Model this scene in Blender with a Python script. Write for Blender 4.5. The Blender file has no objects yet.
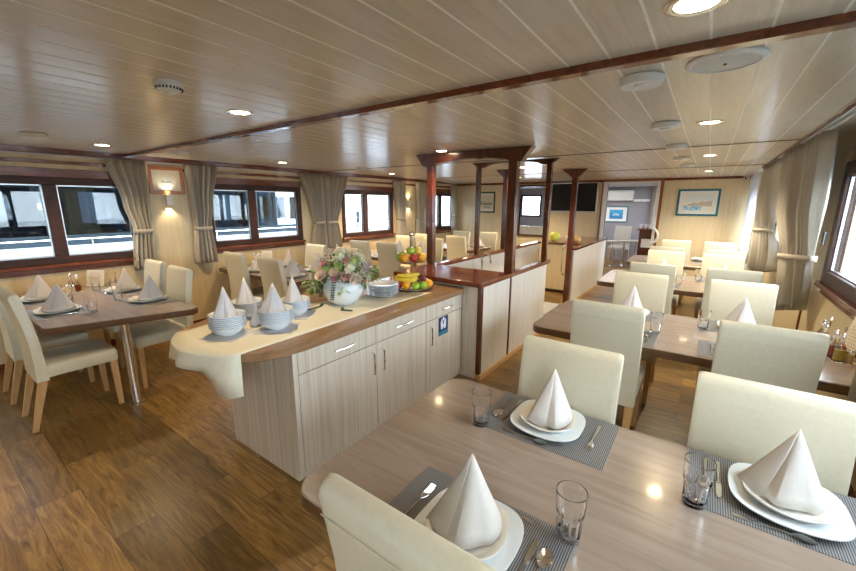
import bpy, math, random
from mathutils import Matrix, Vector
random.seed(7)
PI = math.pi
col = bpy.context.scene.collection
sc = bpy.context.scene
ZC = 2.15            # ceiling height
XR, XL, YB, YF = 0.85, -5.4, 8.68, -2.6

# ------------------------------------------------------------------ materials
MATS = {}
def nmat(name):
    m = bpy.data.materials.new(name); m.use_nodes = True
    nt = m.node_tree; b = nt.nodes['Principled BSDF']
    return m, nt, b
def ND(nt, t, **kw):
    n = nt.nodes.new(t)
    for k, v in kw.items(): setattr(n, k, v)
    return n
def ramp(nt, fac, stops):
    r = ND(nt, 'ShaderNodeValToRGB')
    els = r.color_ramp.elements
    while len(els) < len(stops): els.new(0.5)
    for e, (p, c) in zip(els, stops): e.position = p; e.color = (*c, 1)
    nt.links.new(fac, r.inputs[0]); return r.outputs[0]
def plain(name, c, rough=.5, metal=0, var=.06, scale=30, spec=.5, bump=0, coat=0, sheen=0, transl=0):
    m, nt, b = nmat(name)
    n = ND(nt, 'ShaderNodeTexNoise'); n.inputs['Scale'].default_value = scale; n.inputs['Detail'].default_value = 3
    tc = ND(nt, 'ShaderNodeTexCoord'); nt.links.new(tc.outputs['Object'], n.inputs['Vector'])
    lo = tuple(max(0, v*(1-var)) for v in c); hi = tuple(min(1, v*(1+var)) for v in c)
    nt.links.new(ramp(nt, n.outputs['Fac'], [(.3, lo), (.7, hi)]), b.inputs['Base Color'])
    b.inputs['Roughness'].default_value = rough; b.inputs['Metallic'].default_value = metal
    b.inputs['Specular IOR Level'].default_value = spec
    if coat: b.inputs['Coat Weight'].default_value = coat; b.inputs['Coat Roughness'].default_value = .08
    if sheen: b.inputs['Sheen Weight'].default_value = sheen
    if bump:
        bp = ND(nt, 'ShaderNodeBump'); bp.inputs['Strength'].default_value = bump; bp.inputs['Distance'].default_value = .002
        nt.links.new(n.outputs['Fac'], bp.inputs['Height']); nt.links.new(bp.outputs[0], b.inputs['Normal'])
    MATS[name] = m; return m
def wood(name, stops, sx=(1, 1, 1), rough=.35, coat=0, detail=5, dist=1.0, scale=4, spec=.5):
    m, nt, b = nmat(name)
    tc = ND(nt, 'ShaderNodeTexCoord'); mp = ND(nt, 'ShaderNodeMapping'); mp.inputs['Scale'].default_value = sx
    nt.links.new(tc.outputs['Object'], mp.inputs[0])
    n = ND(nt, 'ShaderNodeTexNoise'); n.inputs['Scale'].default_value = scale; n.inputs['Detail'].default_value = detail
    n.inputs['Distortion'].default_value = dist; n.inputs['Roughness'].default_value = .6
    nt.links.new(mp.outputs[0], n.inputs['Vector'])
    nt.links.new(ramp(nt, n.outputs['Fac'], stops), b.inputs['Base Color'])
    b.inputs['Roughness'].default_value = rough; b.inputs['Specular IOR Level'].default_value = spec
    if coat: b.inputs['Coat Weight'].default_value = coat; b.inputs['Coat Roughness'].default_value = .06
    MATS[name] = m; return m
def emit(name, c, s):
    m = bpy.data.materials.new(name); m.use_nodes = True; nt = m.node_tree; nt.nodes.clear()
    o = ND(nt, 'ShaderNodeOutputMaterial'); e = ND(nt, 'ShaderNodeEmission')
    e.inputs[0].default_value = (*c, 1); e.inputs[1].default_value = s
    nt.links.new(e.outputs[0], o.inputs[0]); MATS[name] = m; return m
def pane_glass(name, tint=(1, 1, 1)):
    m = bpy.data.materials.new(name); m.use_nodes = True; nt = m.node_tree; nt.nodes.clear()
    o = ND(nt, 'ShaderNodeOutputMaterial'); mx = ND(nt, 'ShaderNodeMixShader'); t = ND(nt, 'ShaderNodeBsdfTransparent')
    g = ND(nt, 'ShaderNodeBsdfGlossy'); lw = ND(nt, 'ShaderNodeLayerWeight'); lw.inputs['Blend'].default_value = .5
    pw = ND(nt, 'ShaderNodeMath', operation='POWER'); pw.inputs[1].default_value = 5; nt.links.new(lw.outputs['Facing'], pw.inputs[0])
    fr = ND(nt, 'ShaderNodeMath', operation='MULTIPLY_ADD'); fr.inputs[1].default_value = .9; fr.inputs[2].default_value = .03; nt.links.new(pw.outputs[0], fr.inputs[0])
    t.inputs[0].default_value = (*tint, 1); g.inputs['Roughness'].default_value = .0
    nt.links.new(fr.outputs[0], mx.inputs[0]); nt.links.new(t.outputs[0], mx.inputs[1]); nt.links.new(g.outputs[0], mx.inputs[2])
    nt.links.new(mx.outputs[0], o.inputs[0]); MATS[name] = m; return m
def clear_glass(name):
    m, nt, b = nmat(name)
    b.inputs['Base Color'].default_value = (1, 1, 1, 1); b.inputs['Transmission Weight'].default_value = 1
    b.inputs['Roughness'].default_value = .01; b.inputs['IOR'].default_value = 1.36
    MATS[name] = m; return m
def attr_mat(name, rough=.5):
    m, nt, b = nmat(name)
    a = ND(nt, 'ShaderNodeAttribute'); a.attribute_name = 'Col'
    nt.links.new(a.outputs['Color'], b.inputs['Base Color']); b.inputs['Roughness'].default_value = rough
    MATS[name] = m; return m

def floor_mat():
    m, nt, b = nmat('floor_planks')
    tc = ND(nt, 'ShaderNodeTexCoord'); L = nt.links.new
    br = ND(nt, 'ShaderNodeTexBrick'); br.offset = .37; br.offset_frequency = 2; br.squash = 1
    br.inputs['Color1'].default_value = (0, 0, 0, 1); br.inputs['Color2'].default_value = (1, 1, 1, 1)
    br.inputs['Mortar'].default_value = (.5, .5, .5, 1)
    br.inputs['Scale'].default_value = 1; br.inputs['Mortar Size'].default_value = .0012
    br.inputs['Brick Width'].default_value = .92; br.inputs['Row Height'].default_value = .19
    L(tc.outputs['Object'], br.inputs['Vector'])
    mp = ND(nt, 'ShaderNodeMapping'); mp.inputs['Scale'].default_value = (1.2, 11, 1)
    add = ND(nt, 'ShaderNodeVectorMath', operation='ADD')
    sca = ND(nt, 'ShaderNodeVectorMath', operation='SCALE'); sca.inputs['Scale'].default_value = 7.3
    L(br.outputs['Color'], sca.inputs[0]); L(tc.outputs['Object'], mp.inputs[0])
    L(mp.outputs[0], add.inputs[0]); L(sca.outputs[0], add.inputs[1])
    n = ND(nt, 'ShaderNodeTexNoise'); n.inputs['Scale'].default_value = 2.2; n.inputs['Detail'].default_value = 8
    n.inputs['Distortion'].default_value = 1.6; n.inputs['Roughness'].default_value = .68
    L(add.outputs[0], n.inputs['Vector'])
    c = ramp(nt, n.outputs['Fac'], [(.28, (.075, .035, .008)), (.45, (.185, .10, .026)), (.6, (.29, .168, .046)), (.76, (.40, .25, .08))])
    hsv = ND(nt, 'ShaderNodeHueSaturation'); L(c, hsv.inputs['Color'])
    mr = ND(nt, 'ShaderNodeMapRange'); mr.inputs['To Min'].default_value = .62; mr.inputs['To Max'].default_value = 1.42
    L(br.outputs['Color'], mr.inputs[0]); L(mr.outputs[0], hsv.inputs['Value'])
    mix = ND(nt, 'ShaderNodeMixRGB'); mix.inputs[2].default_value = (.05, .028, .012, 1)
    L(br.outputs['Fac'], mix.inputs[0]); L(hsv.outputs[0], mix.inputs[1]); L(mix.outputs[0], b.inputs['Base Color'])
    b.inputs['Roughness'].default_value = .34
    bp = ND(nt, 'ShaderNodeBump'); bp.inputs['Strength'].default_value = .12; bp.inputs['Distance'].default_value = .003
    L(n.outputs['Fac'], bp.inputs['Height']); L(bp.outputs[0], b.inputs['Normal'])
    MATS['floor'] = m
floor_mat()
def weave_mat():
    m, nt, b = nmat('woven_mat'); L = nt.links.new
    tc = ND(nt, 'ShaderNodeTexCoord')
    w1 = ND(nt, 'ShaderNodeTexWave', wave_type='BANDS', bands_direction='X'); w1.inputs['Scale'].default_value = 52; w1.inputs['Distortion'].default_value = 0
    w2 = ND(nt, 'ShaderNodeTexWave', wave_type='BANDS', bands_direction='Y'); w2.inputs['Scale'].default_value = 60
    L(tc.outputs['Object'], w1.inputs[0]); L(tc.outputs['Object'], w2.inputs[0])
    mu = ND(nt, 'ShaderNodeMath', operation='MULTIPLY_ADD'); mu.inputs[1].default_value = .42
    L(w2.outputs['Fac'], mu.inputs[0]); L(w1.outputs['Fac'], mu.inputs[2])
    L(ramp(nt, mu.outputs[0], [(.3, (.04, .04, .045)), (.62, (.105, .105, .11)), (.98, (.28, .275, .27))]), b.inputs['Base Color'])
    b.inputs['Roughness'].default_value = .5; MATS['weave'] = m
weave_mat()

wood('ceil_plank', [(.3, (.58, .51, .41)), (.55, (.66, .59, .485)), (.8, (.71, .645, .54))], sx=(9, .8, 9), rough=.3, scale=3, dist=1.5, coat=.15)
plain('groove_lit', (.92, .88, .80), .4)  # pale joint colour, imitates light caught along the beads
wood('mahogany', [(.3, (.045, .010, .004)), (.55, (.095, .022, .008)), (.8, (.15, .040, .015))], sx=(6, 6, 1), rough=.22, coat=.5, scale=5)
wood('mahogany_h', [(.3, (.10, .022, .008)), (.55, (.19, .045, .016)), (.8, (.26, .075, .028))], sx=(6, .8, 6), rough=.2, coat=.6, scale=5)
wood('dark_frame', [(.3, (.03, .011, .007)), (.7, (.065, .024, .015))], sx=(4, 1, 4), rough=.45, spec=.3)
wood('cream_wall', [(.3, (.64, .51, .30)), (.55, (.71, .585, .365)), (.8, (.77, .655, .435))], sx=(22, 22, .7), rough=.42, scale=2.2, dist=.4)
wood('laminate', [(.3, (.52, .43, .33)), (.5, (.65, .56, .45)), (.72, (.74, .66, .56))], sx=(30, 30, .5), rough=.4, scale=2, dist=.3)
wood('laminate_pale', [(.3, (.62, .55, .46)), (.5, (.71, .65, .56)), (.72, (.77, .72, .64))], sx=(30, 30, .5), rough=.4, scale=2, dist=.3)
wood('table_wood', [(.28, (.255, .193, .150)), (.5, (.31, .24, .19)), (.75, (.36, .285, .23))], sx=(.7, 7, 7), rough=.24, scale=2.5, dist=1.2, coat=.2)
wood('table_edge', [(.3, (.10, .05, .025)), (.7, (.17, .09, .045))], sx=(1, 6, 6), rough=.3, scale=4)
wood('counter_wood', [(.28, (.235, .12, .055)), (.5, (.30, .165, .082)), (.75, (.365, .215, .118))], sx=(5, .8, 5), rough=.28, scale=3, dist=1, coat=.2)
wood('beech', [(.3, (.50, .29, .12)), (.7, (.62, .39, .18))], sx=(14, 14, 1.2), rough=.4, scale=3)
wood('casing_lit', [(.3, (.22, .07, .02)), (.7, (.32, .11, .035))], sx=(5, 5, 1), rough=.3)  # mahogany lightened, the light on the door casing is in the colour
wood('orange_frame', [(.3, (.38, .13, .03)), (.7, (.50, .19, .05))], sx=(4, 4, 4), rough=.3)
plain('leather', (.68, .635, .485), .36, var=.03, scale=60, bump=.15)
plain('stitch', (.60, .55, .43), .5)
plain('skylit_china', (.74, .78, .81), .12, var=.01)  # white china with skylight blue mixed into its colour
plain('cream_china', (.80, .77, .70), .12, var=.01)
plain('napkin', (.56, .54, .55), .85, var=.03, scale=90)  # grey of the bowl napkins, also the shaded copy for table cones
plain('napkin_lit', (.60, .565, .525), .85, var=.03, scale=90)  # lit copy of the napkin cloth for the foreground cones
plain('cloth', (.76, .70, .54), .8, var=.03, scale=40, bump=.2)
plain('steel', (.78, .77, .74), .16, metal=1, var=.03)
plain('chrome', (.82, .81, .79), .1, metal=1, var=.02)
plain('alu', (.55, .55, .55), .3, metal=1)
plain('curtain', (.60, .555, .475), .9, var=.08, scale=120, sheen=.3)
plain('curtain_band', (.48, .44, .375), .9, var=.08, scale=120)
plain('white_plastic', (.80, .79, .75), .35, var=.02)
plain('grey_plastic', (.55, .55, .54), .4)
plain('black_plastic', (.012, .012, .014), .12, var=.02)
plain('seam_black', (.03, .025, .02), .5)
plain('grey_wall', (.30, .28, .30), .7)
plain('lounge_ceiling', (.62, .62, .64), .5)
plain('white_paint', (.80, .80, .80), .4, var=.02)
plain('paper', (.82, .78, .68), .8, var=.02)
plain('paper_white', (.84, .82, .78), .8, var=.02)
plain('teal_frame', (.02, .15, .19), .35)
plain('green_frame', (.02, .06, .05), .35)
plain('orange_fruit', (.85, .36, .02), .45, var=.1, scale=80, bump=.3)
plain('red_apple', (.42, .035, .03), .25, var=.5, scale=18)
plain('green_apple', (.32, .47, .04), .25, var=.15, scale=15)
plain('banana', (.80, .56, .05), .45, var=.15, scale=25)
plain('yellow_fruit', (.82, .60, .10), .4, var=.15, scale=20)
plain('squash', (.72, .42, .14), .5, var=.2); plain('plum', (.16, .03, .06), .3, var=.4)
plain('melon', (.72, .72, .10), .4, var=.15)
plain('stem', (.10, .06, .02), .7)
plain('leaf', (.10, .20, .045), .55, var=.35, scale=14)
plain('leaf_light', (.30, .42, .14), .55, var=.3, scale=14)
plain('leaf_dark', (.03, .075, .04), .5, var=.3)
plain('rose_pink', (.62, .33, .34), .6, var=.15, scale=25)
plain('rose_blush', (.76, .60, .48), .6, var=.08, scale=25)
plain('bloom_white', (.60, .62, .48), .7, var=.08)
plain('bloom_mauve', (.50, .36, .36), .7, var=.2)
plain('sprig', (.62, .55, .50), .7, var=.2)
plain('oil', (.55, .42, .05), .1)
plain('vinegar', (.35, .05, .02), .1)
plain('spice', (.62, .45, .25), .6)
plain('cork', (.40, .24, .12), .7)
plain('navy', (.01, .03, .11), .4)
plain('teal_strip', (.05, .28, .38), .4)
plain('hull_white', (.72, .76, .82), .35, var=.02)
plain('boat_grey', (.36, .42, .5), .5, var=.1)
plain('boat_dark', (.02, .035, .05), .4)
plain('teal_curtain', (.05, .11, .14), .8, var=.2, scale=10)
plain('boat_brown', (.22, .10, .05), .5, var=.2)
plain('boat_orange', (.55, .26, .10), .5, var=.2)
plain('boat_curtain_dim', (.075, .072, .07), .8); plain('boat_cream_dim', (.13, .115, .11), .6)  # cabin tones darkened, interior shade put into the colour
plain('blue_bag', (.05, .16, .35), .6, var=.3)
plain('water', (.05, .08, .09), .1)
plain('lounge_fabric', (.40, .37, .32), .8); plain('sheer', (.85, .85, .88), .9)
plain('base_grey', (.35, .33, .32), .5)  # plain mid grey of the plinth and step
attr_mat('print', .6)
pane_glass('pane', (.93, .96, .97)); pane_glass('dark_pane', (.40, .46, .52)); plain('screen', (.008, .008, .009), .45, spec=.25); clear_glass('glass')
emit('lamp_glow', (1, .80, .48), 22); emit('sconce_glow', (1, .82, .5), 12)
M = MATS
# sheer fabric lets daylight through
def sheer_fix():
    m = M['sheer']; nt = m.node_tree; b = nt.nodes['Principled BSDF']; o = nt.nodes['Material Output']
    t = ND(nt, 'ShaderNodeBsdfTranslucent'); t.inputs[0].default_value = (.9, .9, .95, 1); mx = ND(nt, 'ShaderNodeMixShader'); mx.inputs[0].default_value = .6
    nt.links.new(b.outputs[0], mx.inputs[1]); nt.links.new(t.outputs[0], mx.inputs[2]); nt.links.new(mx.outputs[0], o.inputs[0])
    m = M['curtain']; nt = m.node_tree; b = nt.nodes['Principled BSDF']; o = nt.nodes['Material Output']
    t = ND(nt, 'ShaderNodeBsdfTranslucent'); t.inputs[0].default_value = (.55, .50, .43, 1); mx = ND(nt, 'ShaderNodeMixShader'); mx.inputs[0].default_value = .22
    nt.links.new(b.outputs[0], mx.inputs[1]); nt.links.new(t.outputs[0], mx.inputs[2]); nt.links.new(mx.outputs[0], o.inputs[0])
sheer_fix()

# ------------------------------------------------------------------ mesh builder
class MB:
    def __init__(s): s.v = []; s.f = []; s.m = []
    def add(s, vs, fs, mi=0):
        o = len(s.v); s.v += [tuple(v) for v in vs]
        s.f += [tuple(i+o for i in f) for f in fs]; s.m += [mi]*len(fs); return s
    def box(s, x0, x1, y0, y1, z0, z1, mi=0):
        return s.add([(x0,y0,z0),(x1,y0,z0),(x1,y1,z0),(x0,y1,z0),(x0,y0,z1),(x1,y0,z1),(x1,y1,z1),(x0,y1,z1)],
            [(0,3,2,1),(4,5,6,7),(0,1,5,4),(1,2,6,5),(2,3,7,6),(3,0,4,7)], mi)
    def hexa(s, b, t, mi=0):   # bottom quad, top quad
        return s.add(list(b)+list(t), [(0,3,2,1),(4,5,6,7),(0,1,5,4),(1,2,6,5),(2,3,7,6),(3,0,4,7)], mi)
    def loft(s, rings, closed=True, cap0=True, cap1=True, mi=0):
        n = len(rings[0]); vs = [p for r in rings for p in r]; fs = []
        for k in range(len(rings)-1):
            for i in range(n if closed else n-1):
                j = (i+1) % n; fs.append((k*n+i, k*n+j, (k+1)*n+j, (k+1)*n+i))
        if cap0 and closed: fs.append(tuple(range(n-1, -1, -1)))
        if cap1 and closed: fs.append(tuple((len(rings)-1)*n+i for i in range(n)))
        return s.add(vs, fs, mi)
    def lathe(s, prof, c=(0,0,0), n=24, mi=0, cap0=True, cap1=True):
        rings = [[(c[0]+r*math.cos(2*PI*i/n), c[1]+r*math.sin(2*PI*i/n), c[2]+z) for i in range(n)] for r, z in prof]
        return s.loft(rings, True, cap0, cap1, mi)
    def prism(s, poly, z0, z1, mi=0):
        return s.loft([[(x,y,z0) for x,y in poly], [(x,y,z1) for x,y in poly]], mi=mi)
    def tube(s, pts, r, n=8, mi=0, closed_ends=True):
        P = [Vector(p) for p in pts]; rings = []; up = Vector((0,0,1))
        for i, p in enumerate(P):
            t = (P[min(i+1,len(P)-1)]-P[max(i-1,0)]).normalized()
            a = t.cross(up);
            if a.length < .05: a = t.cross(Vector((0,1,0)))
            a.normalize(); b = a.cross(t).normalized()
            rr = r[i] if isinstance(r, (list, tuple)) else r
            rings.append([tuple(p + a*rr*math.cos(2*PI*k/n) + b*rr*math.sin(2*PI*k/n)) for k in range(n)])
        return s.loft(rings, True, closed_ends, closed_ends, mi)
    def ball(s, c, r, n=14, sz=1., mi=0, k=8):
        prof = [(max(.0005, r*math.sin(PI*i/k)), -r*sz*math.cos(PI*i/k)) for i in range(k+1)]
        return s.lathe(prof, c, n, mi)
    def build(s, name, mat, parent=None, smooth=40, bevel=0, seg=2, loc=None, rotz=0, solid=0):
        me = bpy.data.meshes.new(name); me.from_pydata(s.v, [], s.f)
        mats = mat if isinstance(mat, (list, tuple)) else [mat]
        for m in mats: me.materials.append(M[m])
        if len(mats) > 1: me.polygons.foreach_set('material_index', s.m)
        me.update()
        o = bpy.data.objects.new(name, me); col.objects.link(o)
        import bmesh
        bm = bmesh.new(); bm.from_mesh(me); bmesh.ops.recalc_face_normals(bm, faces=bm.faces); bm.to_mesh(me); bm.free()
        if smooth:
            me.polygons.foreach_set('use_smooth', [True]*len(me.polygons))
            me.set_sharp_from_angle(angle=math.radians(smooth))
        if parent: o.parent = parent
        if loc: o.location = loc
        if rotz: o.rotation_euler.z = rotz
        if solid:
            md = o.modifiers.new('sol', 'SOLIDIFY'); md.thickness = solid; md.offset = 0
        if bevel:
            md = o.modifiers.new('bev', 'BEVEL'); md.width = bevel; md.segments = seg; md.limit_method = 'ANGLE'; md.angle_limit = math.radians(40)
        return o
def B(x0, x1, y0, y1, z0, z1): return MB().box(x0, x1, y0, y1, z0, z1)
def tag(o, label, cat, group=None, kind=None):
    if label: o['label'] = label
    if cat: o['category'] = cat
    if group: o['group'] = group
    if kind: o['kind'] = kind
    return o
def empty(name, loc, rotz=0):
    o = bpy.data.objects.new(name, None); o.empty_display_size = .1; col.objects.link(o); o.location = loc; o.rotation_euler.z = rotz; return o
def struct(o): o['kind'] = 'structure'; return o
def copy_tree(o, parent=None):
    c = o.copy(); col.objects.link(c)
    if parent: c.parent = parent
    for ch in list(o.children): copy_tree(ch, c)
    return c
def rrect(x0, x1, y0, y1, r, n=6):
    p = []
    rs = r if isinstance(r, (list, tuple)) else [r]*4     # order: x1y0, x1y1, x0y1, x0y0
    for (cx, cy, a, q) in ((x1, y0, -PI/2, rs[0]), (x1, y1, 0, rs[1]), (x0, y1, PI/2, rs[2]), (x0, y0, PI, rs[3])):
        sx = -1 if cx == x1 else 1; sy = -1 if cy == y1 else 1
        for i in range(n+1):
            t = a+PI/2*i/n; p.append((cx+sx*q+q*math.cos(t), cy+sy*q+q*math.sin(t)))
    return p
def seen(proto, place):      # first use keeps the prototype itself, later uses copy it
    pass
class Kind:
    def __init__(s, maker): s.maker = maker; s.first = None
    def put(s, loc, rotz, label, cat, group=None):
        if s.first is None: s.first = o = s.maker()
        else: o = copy_tree(s.first)
        o.location = loc; o.rotation_euler.z = rotz
        for k in ('label', 'category', 'group'):
            if k in o: del o[k]
        return tag(o, label, cat, group)

# ------------------------------------------------------------------ camera
cam = bpy.data.cameras.new('camera'); co = bpy.data.objects.new('camera', cam); col.objects.link(co)
cam.sensor_width = 36; cam.lens = 382.4/856*36; cam.clip_start = .02
co.matrix_world = Matrix(((.81105459, -.12621766, .57119134, 0), (.58495967, .16906279, -.79324647, 0), (.00355451, .97749009, .2109514, 1.63), (0, 0, 0, 1)))
sc.camera = co

LY_ = 12.35
# ------------------------------------------------------------------ room shell
f = B(XL-.1, XR+.1, YF, YB, -.06, 0)
struct(f.build('floor', 'floor', smooth=0))
def zc(y): return ZC if y < 7.0 else ZC-.045*(y-7.0)/1.6
# plank ceiling with a bead in every joint
XE = .56
c = MB(); pitch = .15; x = -.064-.15*36
xs = []
while x < XE: xs.append(x); x += pitch
ys = [YF, 1.70, 4.62, 7.0, YB]
edges = [XL-.1]+[x for x in xs if x > XL-.08]+[XE]
for i in range(len(edges)-1):
    a, b_ = edges[i], edges[i+1]
    for j in range(len(ys)-1):
        y0, y1 = ys[j], ys[j+1]; z0, z1 = zc(y0), zc(y1)
        g = .004
        c.hexa([(a+g,y0,z0),(b_-g,y0,z0),(b_-g,y1,z1),(a+g,y1,z1)], [(a+g,y0,z0+.03),(b_-g,y0,z0+.03),(b_-g,y1,z1+.03),(a+g,y1,z1+.03)], 0)
        c.hexa([(b_-g,y0,z0-.001),(b_+g,y0,z0-.001),(b_+g,y1,z1-.001),(b_-g,y1,z1-.001)], [(b_-g,y0,z0+.03),(b_+g,y0,z0+.03),(b_+g,y1,z1+.03),(b_-g,y1,z1+.03)], 1)
c.box(XE, XR+.1, YF, YB, ZC+.06, ZC+.09, 0)        # raised strip above the curtain rails
struct(c.build('ceiling', ['ceil_plank', 'groove_lit'], smooth=0))
tn = [0]
def trim(mb, mat, bevel=.003):
    tn[0] += 1; return struct(mb.build('trim_%d' % tn[0], mat, bevel=bevel, smooth=30))
trim(B(XL, XE, 1.645, 1.70, ZC-.028, ZC+.005), 'mahogany_h')                      # cross beam
trim(B(XL, XE, 4.45, 4.475, ZC-.004, ZC+.003), 'seam_black', 0)
trim(MB().hexa([(XL,6.93,ZC-.004),(XE,6.93,ZC-.004),(XE,6.95,ZC-.004),(XL,6.95,ZC-.004)], [(XL,6.93,ZC),(XE,6.93,ZC),(XE,6.95,ZC),(XL,6.95,ZC)]), 'seam_black', 0)
trim(B(XE-.035, XE, YF, YB-.02, ZC-.012, ZC+.06), 'mahogany_h')                   # right ceiling edge
trim(B(XE+.01, XE+.028, YF, YB-.02, ZC+.0, ZC+.025), 'white_paint'); trim(B(XE+.06, XE+.08, YF, YB-.02, ZC+.0, ZC+.025), 'white_paint')
trim(B(XL, XL+.03, YF, YB, ZC-.055, ZC+.003), 'mahogany_h')                       # left ceiling edge
trim(B(XL, XL+.022, YF, YB, ZC-.075, ZC-.06), 'white_paint')
trim(MB().box(-5.4, XE, YB-.025, YB, 2.06, 2.125), 'mahogany_h')
trim(B(XL, XL+.012, YF, YB, 2.0, 2.035), 'mahogany_h')
# left wall
def wall_with_holes(x0, x1, ya, yb, z1, holes):
    m = MB(); y = ya
    for (h0, h1, hz0, hz1) in holes:
        m.box(x0, x1, y, h0, 0, z1); m.box(x0, x1, h0, h1, 0, hz0); m.box(x0, x1, h0, h1, hz1, z1); y = h1
    m.box(x0, x1, y, yb, 0, z1); return m
LW = [(-2.2, -.1, 1.0, 1.87), (.2, 1.70, 1.0, 1.87), (2.48, 3.95, 1.03, 1.87), (4.82, 6.22, 1.0, 1.86), (7.42, 8.62, .98, 1.88)]
struct(wall_with_holes(XL-.1, XL, YF, YB, ZC+.03, LW).build('wall_left', 'cream_wall', smooth=0))
RW = [(-2.3, -.2, 1.0, 1.95), (.75, 2.2, 1.0, 1.95), (2.75, 4.50, 1.0, 1.95), (5.35, 6.75, 1.0, 1.95), (7.0, 8.5, .85, 1.95)]
struct(wall_with_holes(XR, XR+.1, YF, YB, ZC+.1, RW).build('wall_right', 'cream_wall', smooth=0))
wn = [0]
def window(side, y0, y1, z0, z1, mulls):
    wn[0] += 1; n = 'window_%d' % wn[0]
    X = XL if side < 0 else XR; s = -side   # s points into the room
    def bx(m, xa, xb, *a): m.box(min(xa, xb), max(xa, xb), *a)
    fw = .075 if s > 0 else .10
    m = MB(); xa, xb = X-s*.07, X+s*.015
    bx(m, xa, xb, y0, y0+fw, z0, z1); bx(m, xa, xb, y1-fw, y1, z0, z1)
    bx(m, xa, xb, y0+fw, y1-fw, z0, z0+fw); bx(m, xa, xb, y0+fw, y1-fw, z1-fw, z1)
    for q in mulls: bx(m, xa, xb, q-.052, q+.052, z0+fw, z1-fw)
    fr = struct(m.build(n, 'dark_frame', bevel=.004))
    p = MB(); bx(p, X-s*.035, X-s*.031, y0+fw, y1-fw, z0+fw, z1-fw); p.build('pane', 'pane', fr, smooth=0)
    b = MB(); ym = [y0+fw]+[q for q in mulls]+[y1-fw]
    for i in range(len(ym)-1):
        a0 = ym[i]+(.052 if i else 0); a1 = ym[i+1]-(.052 if i < len(ym)-2 else 0)
        for (q0, q1, w0, w1) in ((a0, a0+.012, z0+fw, z1-fw), (a1-.012, a1, z0+fw, z1-fw), (a0, a1, z0+fw, z0+fw+.012), (a0, a1, z1-fw-.012, z1-fw)):
            bx(b, X-s*.028, X-s*.012, q0, q1, w0, w1)
    b.build('glazing_bead', 'alu', fr)
    sl = MB(); bx(sl, X-s*.02, X+s*.05, y0-.02, y1+.02, z0-.035, z0); sl.build('sill', 'mahogany_h', fr, bevel=.006)
    ap = MB(); bx(ap, X, X+s*.018, y0-.02, y1+.02, z0-.09, z0-.035)
    bx(ap, X, X+s*.018, y0-.02, y1+.02, z1, z1+.085); ap.build('casing', 'mahogany_h', fr, bevel=.004)
    return fr
for (a, mu) in zip(LW, ([-1.1], [.985], [3.12], [5.42], [8.0])): window(-1, *a, mu)
wr = []
for (a, mu) in zip(RW, ([-1.2], [1.48], [3.55], [6.0], [])): wr.append(window(1, *a, mu))
h = MB().tube([(XR-.03, 4.46, 1.40), (XR-.055, 4.46, 1.40)], .012, 8); h.tube([(XR-.055, 4.46, 1.41), (XR-.06, 4.44, 1.30)], .011, 8)
h.build('handle', 'black_plastic', wr[2])
# wainscot stiles, right wall
trim(B(XR-.012, XR, 5.0, 5.05, 0, .9), 'mahogany_h'); trim(B(XR-.012, XR, YF, YB, 0, .08), 'mahogany_h')
trim(B(XL, XL+.012, YF, YB, 0, .08), 'mahogany_h')
# back wall with a doorway and an opening
DX0, DX1, DZ = -1.735, -.85, 2.03
OX0, OX1 = -3.62, -2.98
m = MB()
m.box(XL-.1, OX0, YB, YB+.08, 0, 2.14); m.box(OX0, OX1, YB, YB+.08, 0, .9); m.box(OX0, OX1, YB, YB+.08, 2.0, 2.14)
m.box(OX1, DX0, YB, YB+.08, 0, 2.14); m.box(DX0, DX1, YB, YB+.08, DZ, 2.14); m.box(DX1, XR+.1, YB, YB+.08, 0, 2.16)
struct(m.build('wall_back', 'cream_wall', smooth=0))
d = MB(); d.box(DX0-.075, DX0, YB-.03, YB+.1, 0, DZ); d.box(DX1, DX1+.05, YB-.03, YB+.1, 0, DZ); d.box(DX0-.075, DX1+.05, YB-.03, YB+.1, DZ, DZ+.03)
dr = struct(d.build('door_1', 'white_paint', bevel=.004))
d = MB(); d.box(DX0-.10, DX0-.075, YB-.035, YB+.05, 0, DZ+.07); d.box(DX1+.05, DX1+.10, YB-.035, YB+.05, 0, DZ+.07); d.box(DX0-.075, DX1+.05, YB-.035, YB+.05, DZ+.03, DZ+.07)
d.build('casing', 'casing_lit', dr, bevel=.004)
pts = [(DX1+.0+.11*math.sin(PI*k/10), YB-.06-.02*math.sin(PI*k/10), 1.02+.14*math.cos(PI*k/10)) for k in range(11)]
MB().tube([(DX1+.01, YB-.02, 1.16)]+pts+[(DX1+.01, YB-.02, .88)], .022, 8).build('handle', 'white_plastic', dr)
d = MB(); d.box(OX0-.04, OX0, YB-.03, YB+.09, .88, 2.04); d.box(OX1, OX1+.05, YB-.03, YB+.09, .0, 2.04); d.box(OX0, OX1, YB-.03, YB+.09, 2.0, 2.04); d.box(OX0, OX1, YB-.04, YB+.09, .88, .92)
struct(d.build('door_2', 'mahogany', bevel=.004))
# aft wall behind the camera with wide windows
m = MB(); m.box(XL-.1, XR+.1, YF-.1, YF, 0, .8); m.box(XL-.1, XR+.1, YF-.1, YF, 2.0, ZC+.1)
for a, b_ in ((XL-.1, XR+.1),): m.box(a, b_, YF-.1, YF, .8, 2.0)
struct(m.build('wall_front', 'cream_wall', smooth=0))
struct(B(XL-.75, XR+.1, YF-.1, LY_+.1, ZC+.12, ZC+.2).build('shade_roof', 'white_paint', smooth=0))  # unseen slab, overhang added to dim the left windows
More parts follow.
